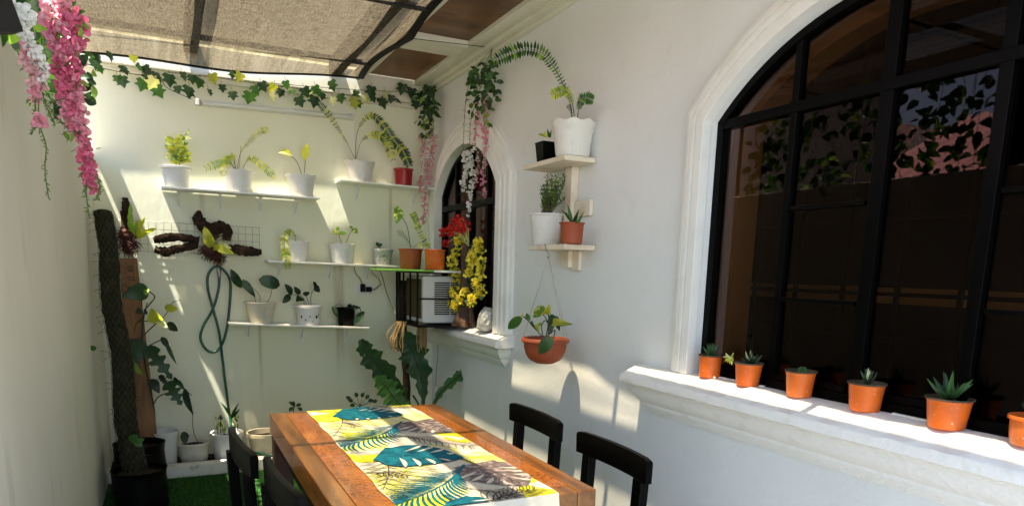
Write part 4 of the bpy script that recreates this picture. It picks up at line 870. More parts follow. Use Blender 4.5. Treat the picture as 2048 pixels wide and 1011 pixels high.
# ================================================================== POTS ON THE BIG SILL
OG = 'orange pots on the big window sill'; PO = ('x', 2.02)
def sillpot(label, cx, yb, yt, wt, wb, style='lip', m='orange', zf=1.087):
    return potted('potted_succulent', label, 'potted plant', cx, yb, yt, wt, wb, PO, m, style, OG, zf, rimmat='darkrim' if style == 'lip' else None)
def spiky(r_, c, h, s, n, L, wd, mats, spread=1.0, off=(0, 0), upb=.5, rz=.0):
    ml = MB()
    for i in range(n):
        a = 6.283*i/n*2.4+U(-.3, .3); e = U(.15, 1)*spread; d = nrm(V3(math.cos(a)*e, math.sin(a)*e, upb+U(.1, .7))); p = V3(c[0]+off[0], c[1]+off[1], c[2]+h*.9)
        leaf(ml, p+d*.003, p+d*L*1.35*s*U(.75, 1.05)+V3(0, 0, -.1*L*s*e), wd*1.15*s, random.randrange(len(mats)), 'blade', .5, .12, .4, 6)
    ml.build('foliage', mats, r_, smooth='all')
a = sillpot('orange pot with fine bright green spikes, farthest on the big sill', 1418, 757, 712, 47, 39); spiky(*a, 46, 22, 2.6, ['leaf_mid', 'leaf_dark'], .75)
q = at(1427, 753, ('x', 1.965)); m_ = MB(); m_.blob(V3(*(q+V3(-.006, -.012, 0))), .004, .006, .004, 8); m_.build('paint_chip', 'trim', a[0])
a = sillpot('orange pot with pale and grey leaves leaning left on the big sill', 1494, 772, 726, 58, 42); spiky(*a, 16, 26, 4, ['leaf_black', 'leaf_dark', 'leaf_pale'], 1.1, (0, -.01), .4)
ml = MB(); s = a[3]
for i in range(16): p = at(1462+U(-4, 6), 716+U(-4, 6), PO, -.03); d = nrm(V3(U(-1, .4), U(-.4, 1), U(-.8, .8))); leaf(ml, p, p+d*s*U(10, 15), s*4, random.choice((0, 1)), 'lance', .3, .1, .6)
ml.build('rosette', ['leaf_yellow', 'leaf_pale'], a[0], smooth='all')
a = sillpot('orange pot holding a single tiny round cactus on the big sill', 1597, 794, 742, 62, 45)
m_ = MB(); p = V3(a[1][0], a[1][1]-.005, a[1][2]+a[2]*.82); m_.lathe(p, [(0, -.002), (.014, 0), (.019, .01), (.017, .022), (.009, .03), (0, .031)], 36, 0, lambda r, z, t: (r*(1+.1*math.cos(12*t)), z)); m_.build('cactus', 'leaf_mid', a[0])
a = sillpot('orange pot with a pale striped succulent before the thick window post', 1728, 821, 765, 73, 54); spiky(*a, 22, 27, 5, ['leaf_yellow', 'leaf_dark', 'leaf_pale', 'stem_dark'], .55, (0, 0), .7)
a = sillpot('orange pot with a star shaped green aloe and curved leaf tips', 1891, 858, 797, 88, 64); spiky(*a, 18, 46, 9, ['leaf_dark', 'leaf_mid'], .95, (-.0, -.0), .35)
a = sillpot('rounded orange bowl pot, nearest of the pots on the big sill', 2062, 893, 833, 92, 66, 'bowl'); spiky(*a, 16, 32, 5, ['leaf_black', 'stem_dark'], .8)
m_ = MB(); q = at(1672, 800, ('z', 1.086)); 
for k in range(16): m_.blob(q+V3(U(-.012, .012), U(-.03, .03), U(.002, .018)), .008, .012, .008, 6, 0, .3)
tag(m_.build('mesh_scrap', 'spot', smooth=False), 'small black scrap of mesh beside the pot with the striped succulent', 'scrap')
for i, (x, y, L) in enumerate(((1448, 745, .05), (1470, 760, .06), (1525, 758, .02), (1830, 818, .14))):
    q = at(x, y, ('x', 2.045)); q[2] = 1.0875; m_ = MB(); m_.box(q-V3(.006, L/2, 0), q+V3(.006, L/2, .006)); tag(m_.build('paint_chip', 'trim', smooth=False), ['short white paint flake on the sill between the two farthest orange pots', 'long white paint flake on the sill in front of the second orange pot', 'tiny white paint flake right of the second orange pot', 'thin white strip at the frame foot left of the aloe pot'][i], 'paint flake', 'white flakes on the big sill')
# ================================================================== PLANTER ALONG THE BACK WALL
PGz = .045
def gpot(label, cx, yb, yt, wt, wb, Y, m, style):
    return potted('potted_plant', label, 'potted plant', cx, yb, yt, wt, wb, ('y', Y), m, style, 'pots standing in the planter strip', PGz)
a = gpot('tall white pot partly hidden behind the black grow bags', 330, 930, 861, 56, 44, 5.53, 'whiteplastic', 'plain')
a = gpot('pale round bowl pot with one thin bent stem', 389, 924, 882, 62, 42, 5.55, 'beigeplastic', 'bowl'); s = a[3]
ml, ms = MB(), MB(); pl = ('y', 5.55)
ms.tube(spline(pts([(400, 888), (390, 872), (386, 855), (385, 830), (386, 824)], pl), 12), .003, 6)
leaf(ml, at(366, 862, pl, -.03), at(371, 888, pl, -.08), s*14, 0, 'ellip', .3, .1, .2); leaf(ml, at(368, 862, pl), at(378, 874, pl, -.05), s*7, 0)
finish(a[0], ml, 'leaf_black', ms, 'stem')
a = gpot('white stained pot with a small striped bromeliad under the hose', 456, 919, 862, 62, 48, 5.53, 'whiteplastic', 'rim'); s = a[3]
ml, ms = MB(), MB(); pl = ('y', 5.53)
for (x, y0, y1) in ((434, 864, 834), (440, 862, 838), (447, 866, 846), (470, 862, 828), (474, 858, 834)):
    ms.tube(pts([(x+2, y0+4), (x, (y0+y1)/2)], pl), .003, 5)
    for k in range(9): t = U(0, 1); p = at(x+U(-1, 1), y0+(y1-y0)*t, pl); d = nrm(rt*U(-.6, .6)+up*U(.5, 1)); leaf(ml, p, p+d*s*U(8, 13), s*3, random.choice((0, 1, 2)), 'lance', .3, .1, .6, 4)
for b_ in ((440, 802), (478, 804), (472, 822), (480, 816)): leaf(ml, at(463, 835, pl), at(*b_, pl, -.02), s*6, 2, 'lance', .3, .15, .3)
ms.tube(pts([(464, 866), (463, 832)], pl), .004, 5)
finish(a[0], ml, ['leaf_light', 'leaf_pale', 'leaf_dark'], ms, 'root')
a = gpot('dirt streaked cream pot of bare soil beside the table', 531, 911, 860, 70, 50, 5.53, 'dirtywhite', 'rim')
for lab, x0, pt in (('small leafy sapling peeping over the far left table corner', 588, [((588, 822), (588, 806)), ((588, 812), (581, 806)), ((588, 812), (598, 809)), ((589, 810), (582, 818)), ((590, 810), (600, 818))]),
                    ('low bushy plant behind the far end of the table runner', 720, [((720, 806), (700, 800)), ((720, 806), (712, 788)), ((720, 802), (726, 788)), ((722, 806), (742, 800)), ((720, 808), (704, 810)), ((722, 804), (750, 801)), ((718, 804), (696, 794)), ((722, 806), (735, 792))])):
    pl = ('y', 5.5); b0 = at(x0, 830, pl); b0[2] = PGz; root = thing('sapling', lab, 'plant', b0, 'saplings behind the table'); s = mpp(b0)
    ml, ms = MB(), MB(); ms.tube(spline([b0, at(x0-2, 850, pl), at(x0, 806, pl)], 10), .004, 6)
    for p, q in pt: ms.tube([at(x0, 812, pl), at(*q, pl, -.02)], .0018, 4); leaf(ml, at(*q, pl, -.02)+nrm(at(*p, pl)-at(*q, pl))*s*6, at(*q, pl, -.03)+nrm(at(*q, pl)-at(*p, pl))*s*5, s*8, random.choice((0, 1)), 'ellip', .3, .15, .5)
    finish(root, ml, ['leaf_dark', 'leaf_black'], ms, 'stem_dark')
# black grow bags
def growbag(label, cx, Y, z0, w_, h):
    p = at(cx, 900, ('y', Y)); s = mpp(p); r = w_*s/2; root = thing('grow_bag', label, 'grow bag', (p[0], Y, z0), 'black grow bags in the corner')
    m_ = MB(); prof = [(0, .001), (r*.96, 0), (r*1.0, .03), (r*.98, h*.3), (r*1.02, h*.55), (r*.98, h*.8), (r*1.0, h*.96), (r*1.03, h), (r*.98, h*.99), (r*.95, h*.9), (r*.6, h*.86)]
    m_.lathe((p[0], Y, z0), prof, 40, 0, lambda rr, z, t: (rr*(1+.012*math.sin(7*t+z*20)+.008*math.sin(13*t-z*31)), z)); m_.build('pot', 'plasticblack', root)
    m_ = MB(); m_.disc((p[0], Y, z0), r*.94, 24, 0, h*.88); m_.build('soil', 'soil', root)
    return p, r
growbag('taller black grow bag at the foot of the wooden plank', 279, 5.05, 0, 92, .335)
gb = growbag('front black grow bag holding the wire wrapped moss pole', 276, 4.68, 0, 100, .26)
# moss pole
mp_ = thing('moss_pole', 'leaning moss pole wrapped in wire mesh beside the left wall', 'moss pole', at(264, 930, ('y', 4.74)))
A0, A1 = at(205, 424, ('y', 5.28)), at(268, 945, ('y', 4.76)); n = 40; S = [A0+(A1-A0)*i/(n-1)+V3(.010*math.sin(i*.35), 0, 0) for i in range(n)]
m_ = MB(); rings = []; dd = nrm(A1-A0); ea = nrm(np.cross(dd, (0, 1, 0))); eb = np.cross(dd, ea)
R0, R1 = 16.5*mpp(A0), 21*mpp(A1)
for i, p in enumerate(S): R = R0+(R1-R0)*i/(n-1); rings.append([p+(ea*math.cos(t)+eb*math.sin(t))*R*U(.9, 1.07) for t in np.linspace(0, 6.283, 19)[:-1]])
m_.loft(rings); m_.poly(rings[0][::-1]); m_.build('moss', 'moss', mp_, smooth=False)
m_ = MB(); nn = 26
for sg in (1, -1):
    for k in range(13):
        P = []
        for i in range(74):
            t = i/73; R = (R0+(R1-R0)*t)*1.10; th = k*6.283/13+sg*t*6.283*2.4; c_ = A0+(A1-A0)*t+V3(.010*math.sin(t*39*.35), 0, 0); P.append(c_+(ea*math.cos(th)+eb*math.sin(th))*R)
        m_.tube(P, .0008, 3, cap=False)
m_.build('wire_mesh', 'darkwire', mp_)
m_ = MB()
for i in range(160):
    t = rnd(); th = U(0, 6.28); R = R0+(R1-R0)*t; p = A0+(A1-A0)*t+(ea*math.cos(th)+eb*math.sin(th))*R; d = nrm(ea*math.cos(th)+eb*math.sin(th)+V3(U(-.6, .6), U(-.6, .6), U(-.6, .6))); m_.tube([p, p+d*U(.012, .04), p+d*U(.03, .05)+V3(U(-.012, .012), 0, -.01)], .0012, 3)
m_.build('fibres', 'root', mp_)
ml = MB()
for a, b_, wd in (((258, 880), (276, 868), 14), ((262, 884), (290, 876), 10), ((268, 880), (284, 892), 12), ((190, 700), (182, 690), 9)): leaf(ml, at(*a, ('y', 4.64)), at(*b_, ('y', 4.62)), wd*.0034, 0, 'ellip', .3, .1, .4)
ml.build('foliage', 'leaf_mid', mp_, smooth='all')
# wooden plank with marks and its climber
pk = thing('wooden_plank', 'weathered wooden plank with dark printed marks leaning on the back wall', 'plank', at(290, 880, ('y', 5.5)))
tl, tr_, bl, br = at(239, 516, ('y', 5.70)), at(274, 516, ('y', 5.70)), at(266, 900, ('y', 5.45)), at(318, 900, ('y', 5.45))
nn_ = V3(0, -.028, 0); m_ = MB(); m_.add([tl, tr_, br, bl, tl+nn_, tr_+nn_, br+nn_, bl+nn_], [(0, 1, 2, 3), (7, 6, 5, 4), (0, 4, 5, 1), (1, 5, 6, 2), (2, 6, 7, 3), (3, 7, 4, 0)]); m_.build('board', 'plank', pk, smooth=False, bevel=.003)
m_ = MB()
def onplank(u, v): return tl+nn_*1.03+(tr_-tl)*u+((bl+(br-bl)*u)-(tl+(tr_-tl)*u))*v
for (u0, u1, v) in ((.4, .75, .040), (.35, .8, .052), (.45, .7, .062), (.35, .75, .095), (.4, .8, .108), (.5, .7, .145), (.42, .8, .155), (.45, .6, .42)):
    for k in range(5):
        a = u0+(u1-u0)*k/5; m_.poly([onplank(a, v), onplank(a+.05, v-.002), onplank(a+.055, v+.006), onplank(a+.01, v+.008)])
m_.build('printed_marks', 'spot', pk, smooth=False)
cl = thing('climbing_plant', 'climbing plant with broad split dark leaves and two bright yellow leaves on the plank', 'climbing plant', at(312, 856, ('y', 5.4)), None)
ml, ms = MB(), MB(); F = lambda x, y: (180+x/3.158, 540+y/3.158)
PV = ('y', 5.48)
def sx(P, r=.004): ms.tube(spline(pts([(*F(x, y), o) for x, y, o in P], PV), 14), r, 6)
sx([(410, 985, 0), (408, 900, 0), (392, 800, 0), (372, 700, 0), (350, 600, 0), (335, 480, 0), (330, 380, -.02), (345, 250, -.02)], .006); sx([(400, 980, .02), (398, 850, .01), (385, 760, .0)], .004)
sx([(345, 250, 0), (385, 205, -.03), (408, 165, -.05), (370, 130, -.08)]); sx([(290, 340, -.02), (340, 285, -.02), (362, 205, -.03)], .004); sx([(280, 390, 0), (300, 330, 0), (410, 318, -.05)], .003); sx([(320, 432, 0), (370, 380, -.03), (420, 335, -.06)]); sx([(430, 320, -.06), (470, 290, -.07), (490, 260, -.08), (520, 205, -.08), (572, 186, -.08)], .0025)
sx([(345, 500, 0), (385, 470, -.03), (445, 440, -.06)]); sx([(365, 600, 0), (385, 575, -.03)]); sx([(405, 840, 0), (430, 800, -.03), (500, 768, -.06)]); sx([(590, 745, -.06), (620, 770, -.07), (640, 790, -.07)], .003); sx([(330, 90, -.02), (325, 230, -.02)], .004)
s = mpp(at(290, 640, PV))
def lv(a, b_, wd, m, sh='heart', o1=-.06, o2=-.12, dr=.12, fold=.22, n=10, tilt=.25): leaf(ml, at(*F(*a), PV, o1), at(*F(*b_), PV, o2), s*wd/3.158, m, sh, fold, dr, tilt, n)
lv((365, 120), (196, 165), 105, 0); lv((335, 130), (230, 110), 50, 1); lv((365, 118), (355, 160), 35, 2, 'ellip')
lv((425, 330), (388, 236), 85, 3, 'heart', -.06, -.13); lv((470, 232), (556, 246), 52, 3, 'ellip'); lv((412, 322), (494, 362), 42, 4, 'ellip'); lv((488, 330), (556, 384), 52, 1, 'ellip')
lv((330, 250), (286, 270), 40, 1, 'ellip'); lv((345, 262), (362, 280), 26, 1, 'ellip')
lv((285, 432), (296, 596), 118, 0, 'heart', .0, -.06); lv((228, 540), (334, 662), 46, 2, 'wavy', -.04, -.1)
lv((355, 478), (520, 690), 108, 0, 'split', -.06, -.14, .15, .2, 18, .1); lv((450, 420), (495, 492), 40, 1, 'ellip'); lv((480, 452), (548, 596), 26, 0, 'lance', -.06, -.12, .25)
lv((380, 690), (438, 776), 66, 1, 'heart', -.04, -.08); lv((440, 660), (490, 728), 52, 1, 'split'); lv((490, 700), (578, 852), 106, 0, 'split', -.06, -.14, .12, .2, 18, .1); lv((528, 678), (560, 700), 26, 1, 'ellip'); lv((598, 742), (654, 914), 44, 1, 'lance', -.06, -.12, .2); lv((545, 690), (600, 760), 30, 0, 'lance')
ml.build('leaves', ['leaf_dark', 'leaf_black', 'leaf_light', 'leaf_yellow', 'leaf_pale'], cl, smooth='all'); ms.build('stems', 'stem_dark', cl)
# ================================================================== TABLE, RUNNER, CHAIRS
ZT = .76; tx0, tx1, ty0, ty1 = .425, 1.312, 1.985, 3.652
tb = thing('dining_table', 'varnished wooden dining table with speckled brown inlaid top', 'table', ((tx0+tx1)/2, (ty0+ty1)/2, 0))
m_ = MB(); fr = .075
m_.box((tx0, ty0, ZT-.105), (tx0+fr, ty1, ZT)); m_.box((tx1-fr, ty0, ZT-.105), (tx1, ty1, ZT)); m_.box((tx0+fr+.0005, ty0, ZT-.105), (tx1-fr-.0005, ty0+fr, ZT-.0006)); m_.box((tx0+fr+.0005, ty1-.04, ZT-.105), (tx1-fr-.0005, ty1, ZT-.0006))
m_.build('top_frame', 'table_wood', tb, smooth=False, bevel=.006)
m_ = MB(); m_.box((tx0+fr+.001, ty0+fr+.001, ZT-.06), (tx1-fr-.001, ty1-.041, ZT-.002)); m_.build('inlaid_panel', 'table_stone', tb, smooth=False)
for x in (tx0+.005, tx1-.095):
    for y in (ty0+.01, ty1-.10):
        m_ = MB(); m_.box((x, y, 0), (x+.09, y+.09, ZT-.106)); m_.build('leg', 'table_leg', tb, smooth=False, bevel=.006)
for a, b_ in (((tx0+.03, ty0+.101, ZT-.19), (tx0+.05, ty1-.101, ZT-.106)), ((tx1-.05, ty0+.101, ZT-.19), (tx1-.03, ty1-.101, ZT-.106))):
    m_ = MB(); m_.box(a, b_); m_.build('apron', 'table_leg', tb, smooth=False)
# runner printed with tropical leaves
rx0, rx1, ry0, ry1 = .607, 1.158, ty0-.004, ty1-.01
RM = ['cloth_white', 'teal', 'teal_light', 'yellow', 'paleyellow', 'ink', 'mauve']
ru = MB(); NXr, NYr = 12, 60
def rz(x, y, lay): return ZT+.0022+.0008*math.sin(y*31+x*7)+.0006*math.sin(y*13-x*22)+lay*.00045
P = [(rx0+(rx1-rx0)*i/NXr, ry0+(ry1-ry0)*j/NYr) for j in range(NYr+1) for i in range(NXr+1)]
ru.add([(x+.003*math.sin(y*19)*(x in (rx0, rx1)), y, rz(x, y, 0)) for x, y in P], [(j*(NXr+1)+i, j*(NXr+1)+i+1, (j+1)*(NXr+1)+i+1, (j+1)*(NXr+1)+i) for j in range(NYr) for i in range(NXr)], 0)
# hanging end at the near side
DROP = [(rx0+(rx1-rx0)*i/NXr, k) for k in range(9) for i in range(NXr+1)]
ru.add([(x, ry0-.004*min(k, 2)-.004*math.sin(x*17)*k/8, rz(x, ry0, 0)-.001-.024*k+.0015*(k == 0)) for x, k in DROP], [(j*(NXr+1)+i, (j+1)*(NXr+1)+i, (j+1)*(NXr+1)+i+1, j*(NXr+1)+i+1) for j in range(8) for i in range(NXr)], 0)
def clip(poly):
    for ax, lim, sg in ((0, rx0+.001, 1), (0, rx1-.001, -1), (1, ry0+.001, 1), (1, ry1-.001, -1)):
        out = []
        for i in range(len(poly)):
            a, b_ = poly[i-1], poly[i]; ia, ib = (a[ax]-lim)*sg >= 0, (b_[ax]-lim)*sg >= 0
            if ia != ib: t = (lim-a[ax])/(b_[ax]-a[ax]); out.append((a[0]+(b_[0]-a[0])*t, a[1]+(b_[1]-a[1])*t))
            if ib: out.append(b_)
        poly = out
        if len(poly) < 3: return None
    return poly
LAY = [1]
def fill(poly, m, lay=None):
    poly = clip(poly)
    if poly: ru.poly([(x, y, rz(x, y, LAY[0] if lay is None else lay)) for x, y in poly], m)
def strip(P, w0, w1, m):
    P = [np.array(p, float) for p in P]
    for i in range(len(P)-1):
        d = nrm2(P[i+1]-P[i]+1e-9); nn = np.array([-d[1], d[0]]); t0 = i/(len(P)-1); t1 = (i+1)/(len(P)-1); a = w0+(w1-w0)*t0; b_ = w0+(w1-w0)*t1
        fill([tuple(P[i]-nn*a), tuple(P[i+1]-nn*b_), tuple(P[i+1]+nn*b_), tuple(P[i]+nn*a)], m)
def fr_(base, tip):                                 # local frame: (u along, v across) in units of length
    b_ = np.array(base, float); a = np.array(tip, float)-b_; L = np.linalg.norm(a); a /= L; c_ = np.array([-a[1], a[0]])
    return (lambda u, v: tuple(b_+a*u*L+c_*v*L)), L
def curve(T, u0, v0, u1, v1, bend, n=7):
    return [T(u0+(u1-u0)*t-(v1-v0)*bend*math.sin(math.pi*t), v0+(v1-v0)*t+(u1-u0)*bend*math.sin(math.pi*t)) for t in np.linspace(0, 1, n)]
def lens(T, u0, v0, u1, v1, w_, m, bend=.1, n=9):
    C_ = [np.array(p) for p in curve(T, u0, v0, u1, v1, bend, n)]; A_, B2 = [], []
    for i, p in enumerate(C_):
        d = nrm2(C_[min(i+1, n-1)]-C_[max(i-1, 0)]); nn = np.array([-d[1], d[0]]); k = w_*math.sin(math.pi*(i/(n-1))**.8); A_.append(tuple(p+nn*k)); B2.append(tuple(p-nn*k))
    for i in range(n-1): fill([A_[i], A_[i+1], B2[i+1], B2[i]], m)
def monstera(base, tip, wide, m=1, lines=2, seed=0):
    T, L = fr_(base, tip); LAY[0] += 1; W_ = lambda u: wide*(math.sin(math.pi*min(1, (u*.95+.06))**.62)**.75)
    us = np.linspace(-.08, 1, 30)
    for sg in (1, -1):
        for a, b_ in zip(us, us[1:]): fill([T(a, 0), T(b_, 0), T(b_, sg*W_(max(0, b_))), T(a, sg*W_(max(0, a)))], m)
    LAY[0] += 1
    for sg in (1, -1):
        for u in (.18, .34, .5, .66):
            lens(T, u+.20, sg*W_(u+.2)*1.12, u+.03, sg*W_(u)*.30, .030*L, 0, .05*sg)
        for u in (.08, .22, .38, .54, .7, .82): strip(curve(T, u, 0, min(1, u+.24), sg*W_(min(.98, u+.24))*.9, .06*sg), .0016, .0004, lines)
    strip([T(u, 0) for u in np.linspace(-.45, .96, 9)], .004, .001, 1 if m == 1 else 5)
    LAY[0] -= 1
def palm(base, tip, wide, m, n=17, bend=.12):
    T, L = fr_(base, tip); LAY[0] += 1; strip(curve(T, -.1, 0, 1, 0, bend), .006, .002, m)
    for i in range(n):
        t = .03+.94*i/(n-1); u = t; v = bend*math.sin(math.pi*(t+.1)/1.1); k = wide*(math.sin(math.pi*(.12+.83*t))**.6)
        for sg in (1, -1): lens(T, u, v, min(1.15, u+.30), v+sg*k, .0105*L, m, -.12*sg, 7)
def lineart(base, tip, wide, m=5, n=9, bend=.1, fillm=None):
    T, L = fr_(base, tip); LAY[0] += 1
    if fillm is not None: lens(T, 0, 0, 1, 0, wide*L*.9, fillm, bend, 14); LAY[0] += 1
    strip(curve(T, -.2, 0, 1, 0, bend, 12), .003, .0008, m)
    for i in range(n):
        t = .08+.84*i/(n-1); v = bend*math.sin(math.pi*t); k = wide*(math.sin(math.pi*(.15+.8*t))**.7)
        for sg in (1, -1):
            C1 = curve(T, t, v, min(1.1, t+.26), v+sg*k, -.14*sg); C2 = curve(T, t+.05, v, min(1.1, t+.26), v+sg*k, .10*sg)
            strip(C1, .0016, .0010, m); strip(C2, .0016, .0010, m)
    if fillm is not None: LAY[0] -= 1
def TP(cx, cy): p = PZp(540+cx/2.926, 790+cy/2.926, ZT); return (p[0], p[1])
def blob(cpx, a, b_, m, ang=0):
    c_ = np.array(TP(*cpx)); LAY[0] += 1; fill([(c_[0]+a*math.cos(t)*math.cos(ang)-b_*math.sin(t)*math.sin(ang)+.012*math.sin(5*t), c_[1]+a*math.cos(t)*math.sin(ang)+b_*math.sin(t)*math.cos(ang)+.01*math.cos(4*t)) for t in np.linspace(0, 6.283, 30)[:-1]], m); LAY[0] -= 1
for (dy, M1, M2) in ((0, (410, 112), (782, 118)), (1, (660, 365), (1136, 368))):
    pass
# pale grounds first
blob((330, 115), .15, .2, 3, .3); blob((650, 150), .12, .1, 4); blob((980, 540), .1, .12, 4); blob((560, 240), .1, .12, 3, .3); blob((1010, 330), .07, .12, 4); blob((1400, 470), .08, .12, 3); blob((560, 345), .11, .14, 3, .2); blob((900, 640), .10, .12, 3); blob((1090, 245), .06, .12, 3, .2); blob((860, 130), .09, .11, 4); blob((1590, 590), .06, .12, 3); blob((470, 200), .07, .16, 4, .4); blob((740, 520), .11, .15, 4, .4); blob((1260, 370), .09, .10, 4); blob((770, 60), .06, .05, 3); blob((600, 300), .07, .08, 4)
LAY[0] = 2
lineart(TP(520, 330), TP(460, 150), .35, 4, 12, .1); lineart(TP(760, 640), TP(800, 430), .4, 3, 14, .05); lineart(TP(1130, 360), TP(1360, 410), .4, 3, 10)
LAY[0] = 3
lineart(TP(400, 120), TP(370, 245), .5, 5, 7, .05); lineart(TP(440, 165), TP(500, 190), .4, 5, 5); lineart(TP(650, 365), TP(660, 560), .5, 5, 8, .05); lineart(TP(600, 460), TP(800, 480), .35, 5, 6)
lineart(TP(760, 235), TP(1180, 300), .2, 5, 11, -.05); lineart(TP(1180, 560), TP(1600, 640), .34, 5, 10, .06); lineart(TP(590, 70), TP(830, 72), .2, 5, 9, -.05); lineart(TP(1290, 640), TP(1560, 560), .3, 5, 9)
LAY[0] = 5
monstera(TP(850, 160), TP(1050, 222), .62, 6, 5); monstera(TP(1215, 415), TP(1500, 535), .5, 6, 5)
LAY[0] = 8
palm(TP(745, 170), TP(430, 300), .34, 1, 17, .08); palm(TP(1105, 430), TP(730, 650), .34, 1, 19, .08)
LAY[0] = 11
monstera(TP(425, 108), TP(782, 120), .52); monstera(TP(675, 352), TP(1136, 372), .52); monstera(TP(1100, 625), TP(1300, 700), .5)
tag(ru.build('table_runner', RM, smooth=False), 'cream table runner printed with teal, yellow and grey tropical leaves', 'table runner')
# chairs
CHG = 'black chairs around the dining table'
ch = thing('dining_chair', 'black wooden chair at the far end of the house wall side', 'chair', (1.60, 2.99, 0), CHG)
def crail(z0, z1, x_off=0):
    m_ = MB(); rings = []; n = 16
    for i in range(n+1):
        t = -1+2*i/n; y = t*.258; bow = -.018*(t*t)+.006; zt = z1-.006*(abs(t) > .97)-.002*t*t; zb_ = z0
        rings.append([(x_off+bow+dx, y, z) for dx, z in ((-.013, zb_+.003), (.013, zb_+.003), (.015, zt-.012), (.011, zt-.002), (0, zt), (-.011, zt-.002), (-.015, zt-.012))])
    m_.loft(rings); m_.poly(rings[0][::-1]); m_.poly(rings[-1]); return m_
ORG[ch.name] = (0, 0, 0)
crail(.732, .832).build('top_rail', 'black', ch)
for y in (-.19, .19):
    m_ = MB(); m_.add([(dx+lean, y+dy, z) for z, lean in ((0, .02), (.44, -.012), (.735, .002)) for dx, dy in ((-.02, -.028), (.02, -.028), (.02, .028), (-.02, .028))], [(i*4+j, i*4+(j+1) % 4, (i+1)*4+(j+1) % 4, (i+1)*4+j) for i in range(2) for j in range(4)]+[(3, 2, 1, 0), (8, 9, 10, 11)]); m_.build('back_post', 'black', ch, smooth=False, bevel=.004)
    m_ = MB(); m_.bar((-.40, y, 0), (-.40, y, .43), .045, .045); m_.build('leg', 'black', ch, smooth=False, bevel=.004)
m_ = MB(); m_.box((-.44, -.225, .431), (.0, .225, .462)); m_.build('seat', 'black', ch, smooth=False, bevel=.008)
m_ = MB(); m_.box((-.375, -.20, .18), (-.03, -.175, .22)); m_.build('stretcher', 'black', ch, smooth=False, bevel=.003)
m_ = MB(); m_.box((-.375, .175, .18), (-.03, .20, .22)); m_.build('stretcher', 'black', ch, smooth=False, bevel=.003)
def dup(root, loc, rz_, label):
    r = root.copy(); COL.objects.link(r); r.location = loc; r.rotation_euler = (0, 0, rz_); r['label'] = label
    for c_ in list(root.children): d = c_.copy(); COL.objects.link(d); d.parent = r
    return r
dup(ch, (1.585, 2.285, 0), math.radians(-1), 'black wooden chair standing nearest the big window sill')
dup(ch, (.215, 2.855, 0), math.pi+math.radians(4), 'black wooden chair at the far left side of the table')
dup(ch, (.292, 2.315, 0), math.pi+math.radians(4), 'nearest black wooden chair on the left, tucked under the table edge')
ch.location = (1.595, 2.975, 0)
# ================================================================== GARLANDS AND FLOWERS
gi = thing('ivy_garland', 'ivy garland strung along the cream beam of the back wall', 'garland', at(520, 150, ('y', 5.62)))
iv, st = MB(), MB(); PI_ = ('y', 5.60); K = lambda x, y: (120+x/2.626, y/2.626)
IV = [(265, 290, 0), (385, 305, 2), (195, 330, 0), (330, 360, 0), (300, 412, 1), (320, 418, 0), (440, 360, 0), (440, 435, 1), (400, 352, 1), (520, 400, 0), (500, 428, 3), (615, 465, 0), (640, 395, 0), (695, 410, 0), (740, 430, 1), (780, 485, 0), (800, 402, 2), (850, 460, 0), (905, 495, 0), (910, 390, 0), (1000, 502, 1), (1020, 465, 1), (1055, 448, 0), (1130, 460, 2), (1105, 500, 3), (1165, 485, 0), (1225, 482, 1), (1250, 525, 0), (1280, 475, 0), (1305, 502, 3), (1340, 520, 0), (1380, 502, 0), (1430, 525, 3), (1420, 440, 1), (1470, 510, 1), (1535, 530, 2), (1555, 490, 1), (1600, 512, 3), (1640, 470, 0), (1640, 515, 0), (1680, 530, 0), (1710, 497, 3), (1740, 515, 0), (1770, 530, 0), (1800, 455, 0), (1850, 480, 0), (1855, 525, 0), (1930, 465, 0), (1930, 520, 0), (1870, 545, 0), (170, 300, 1), (205, 360, 1), (200, 300, 0), (950, 400, 2), (575, 405, 0), (1560, 545, 1), (1890, 500, 0), (1955, 470, 0), (470, 385, 0), (500, 470, 1), (680, 470, 0), (1185, 440, 1), (1340, 465, 1)]
s = mpp(at(520, 150, PI_))
for x, y, m in IV: ivy(iv, at(*K(x, y-14), PI_, U(-.06, .03)), s*U(14, 26), m)
st.tube(spline(pts([K(*p) for p in ((120, 330), (230, 360), (400, 392), (520, 400), (560, 460), (690, 520))], PI_), 24), .0025, 5)
st.tube(spline(pts([K(*p) for p in ((560, 380), (900, 415), (1200, 445), (1500, 468), (1750, 480), (1960, 478))], PI_), 24), .002, 5)
for x, y, m in IV: st.tube([at(*K(x, y-14), PI_), at(*K(x-6, y-40), PI_)], .0011, 4)
iv.build('leaves', ['leaf_dark', 'leaf_mid', 'leaf_yellow', 'leaf_pale'], gi, smooth=False); st.build('vine', 'stem_dark', gi)
def petalcluster(mb, p, R, m, n=5):
    for i in range(n):
        d = nrm(V3(U(-1, 1), U(-1, 1), U(-.8, .8))); c_ = p+d*R*U(0, .45); e = nrm(d+V3(U(-.5, .5), U(-.5, .5), U(-.9, .3))); leaf(mb, c_, c_+e*R*U(.9, 1.4), R*U(.9, 1.3), m, 'round', -.3, .22, .9, 5)
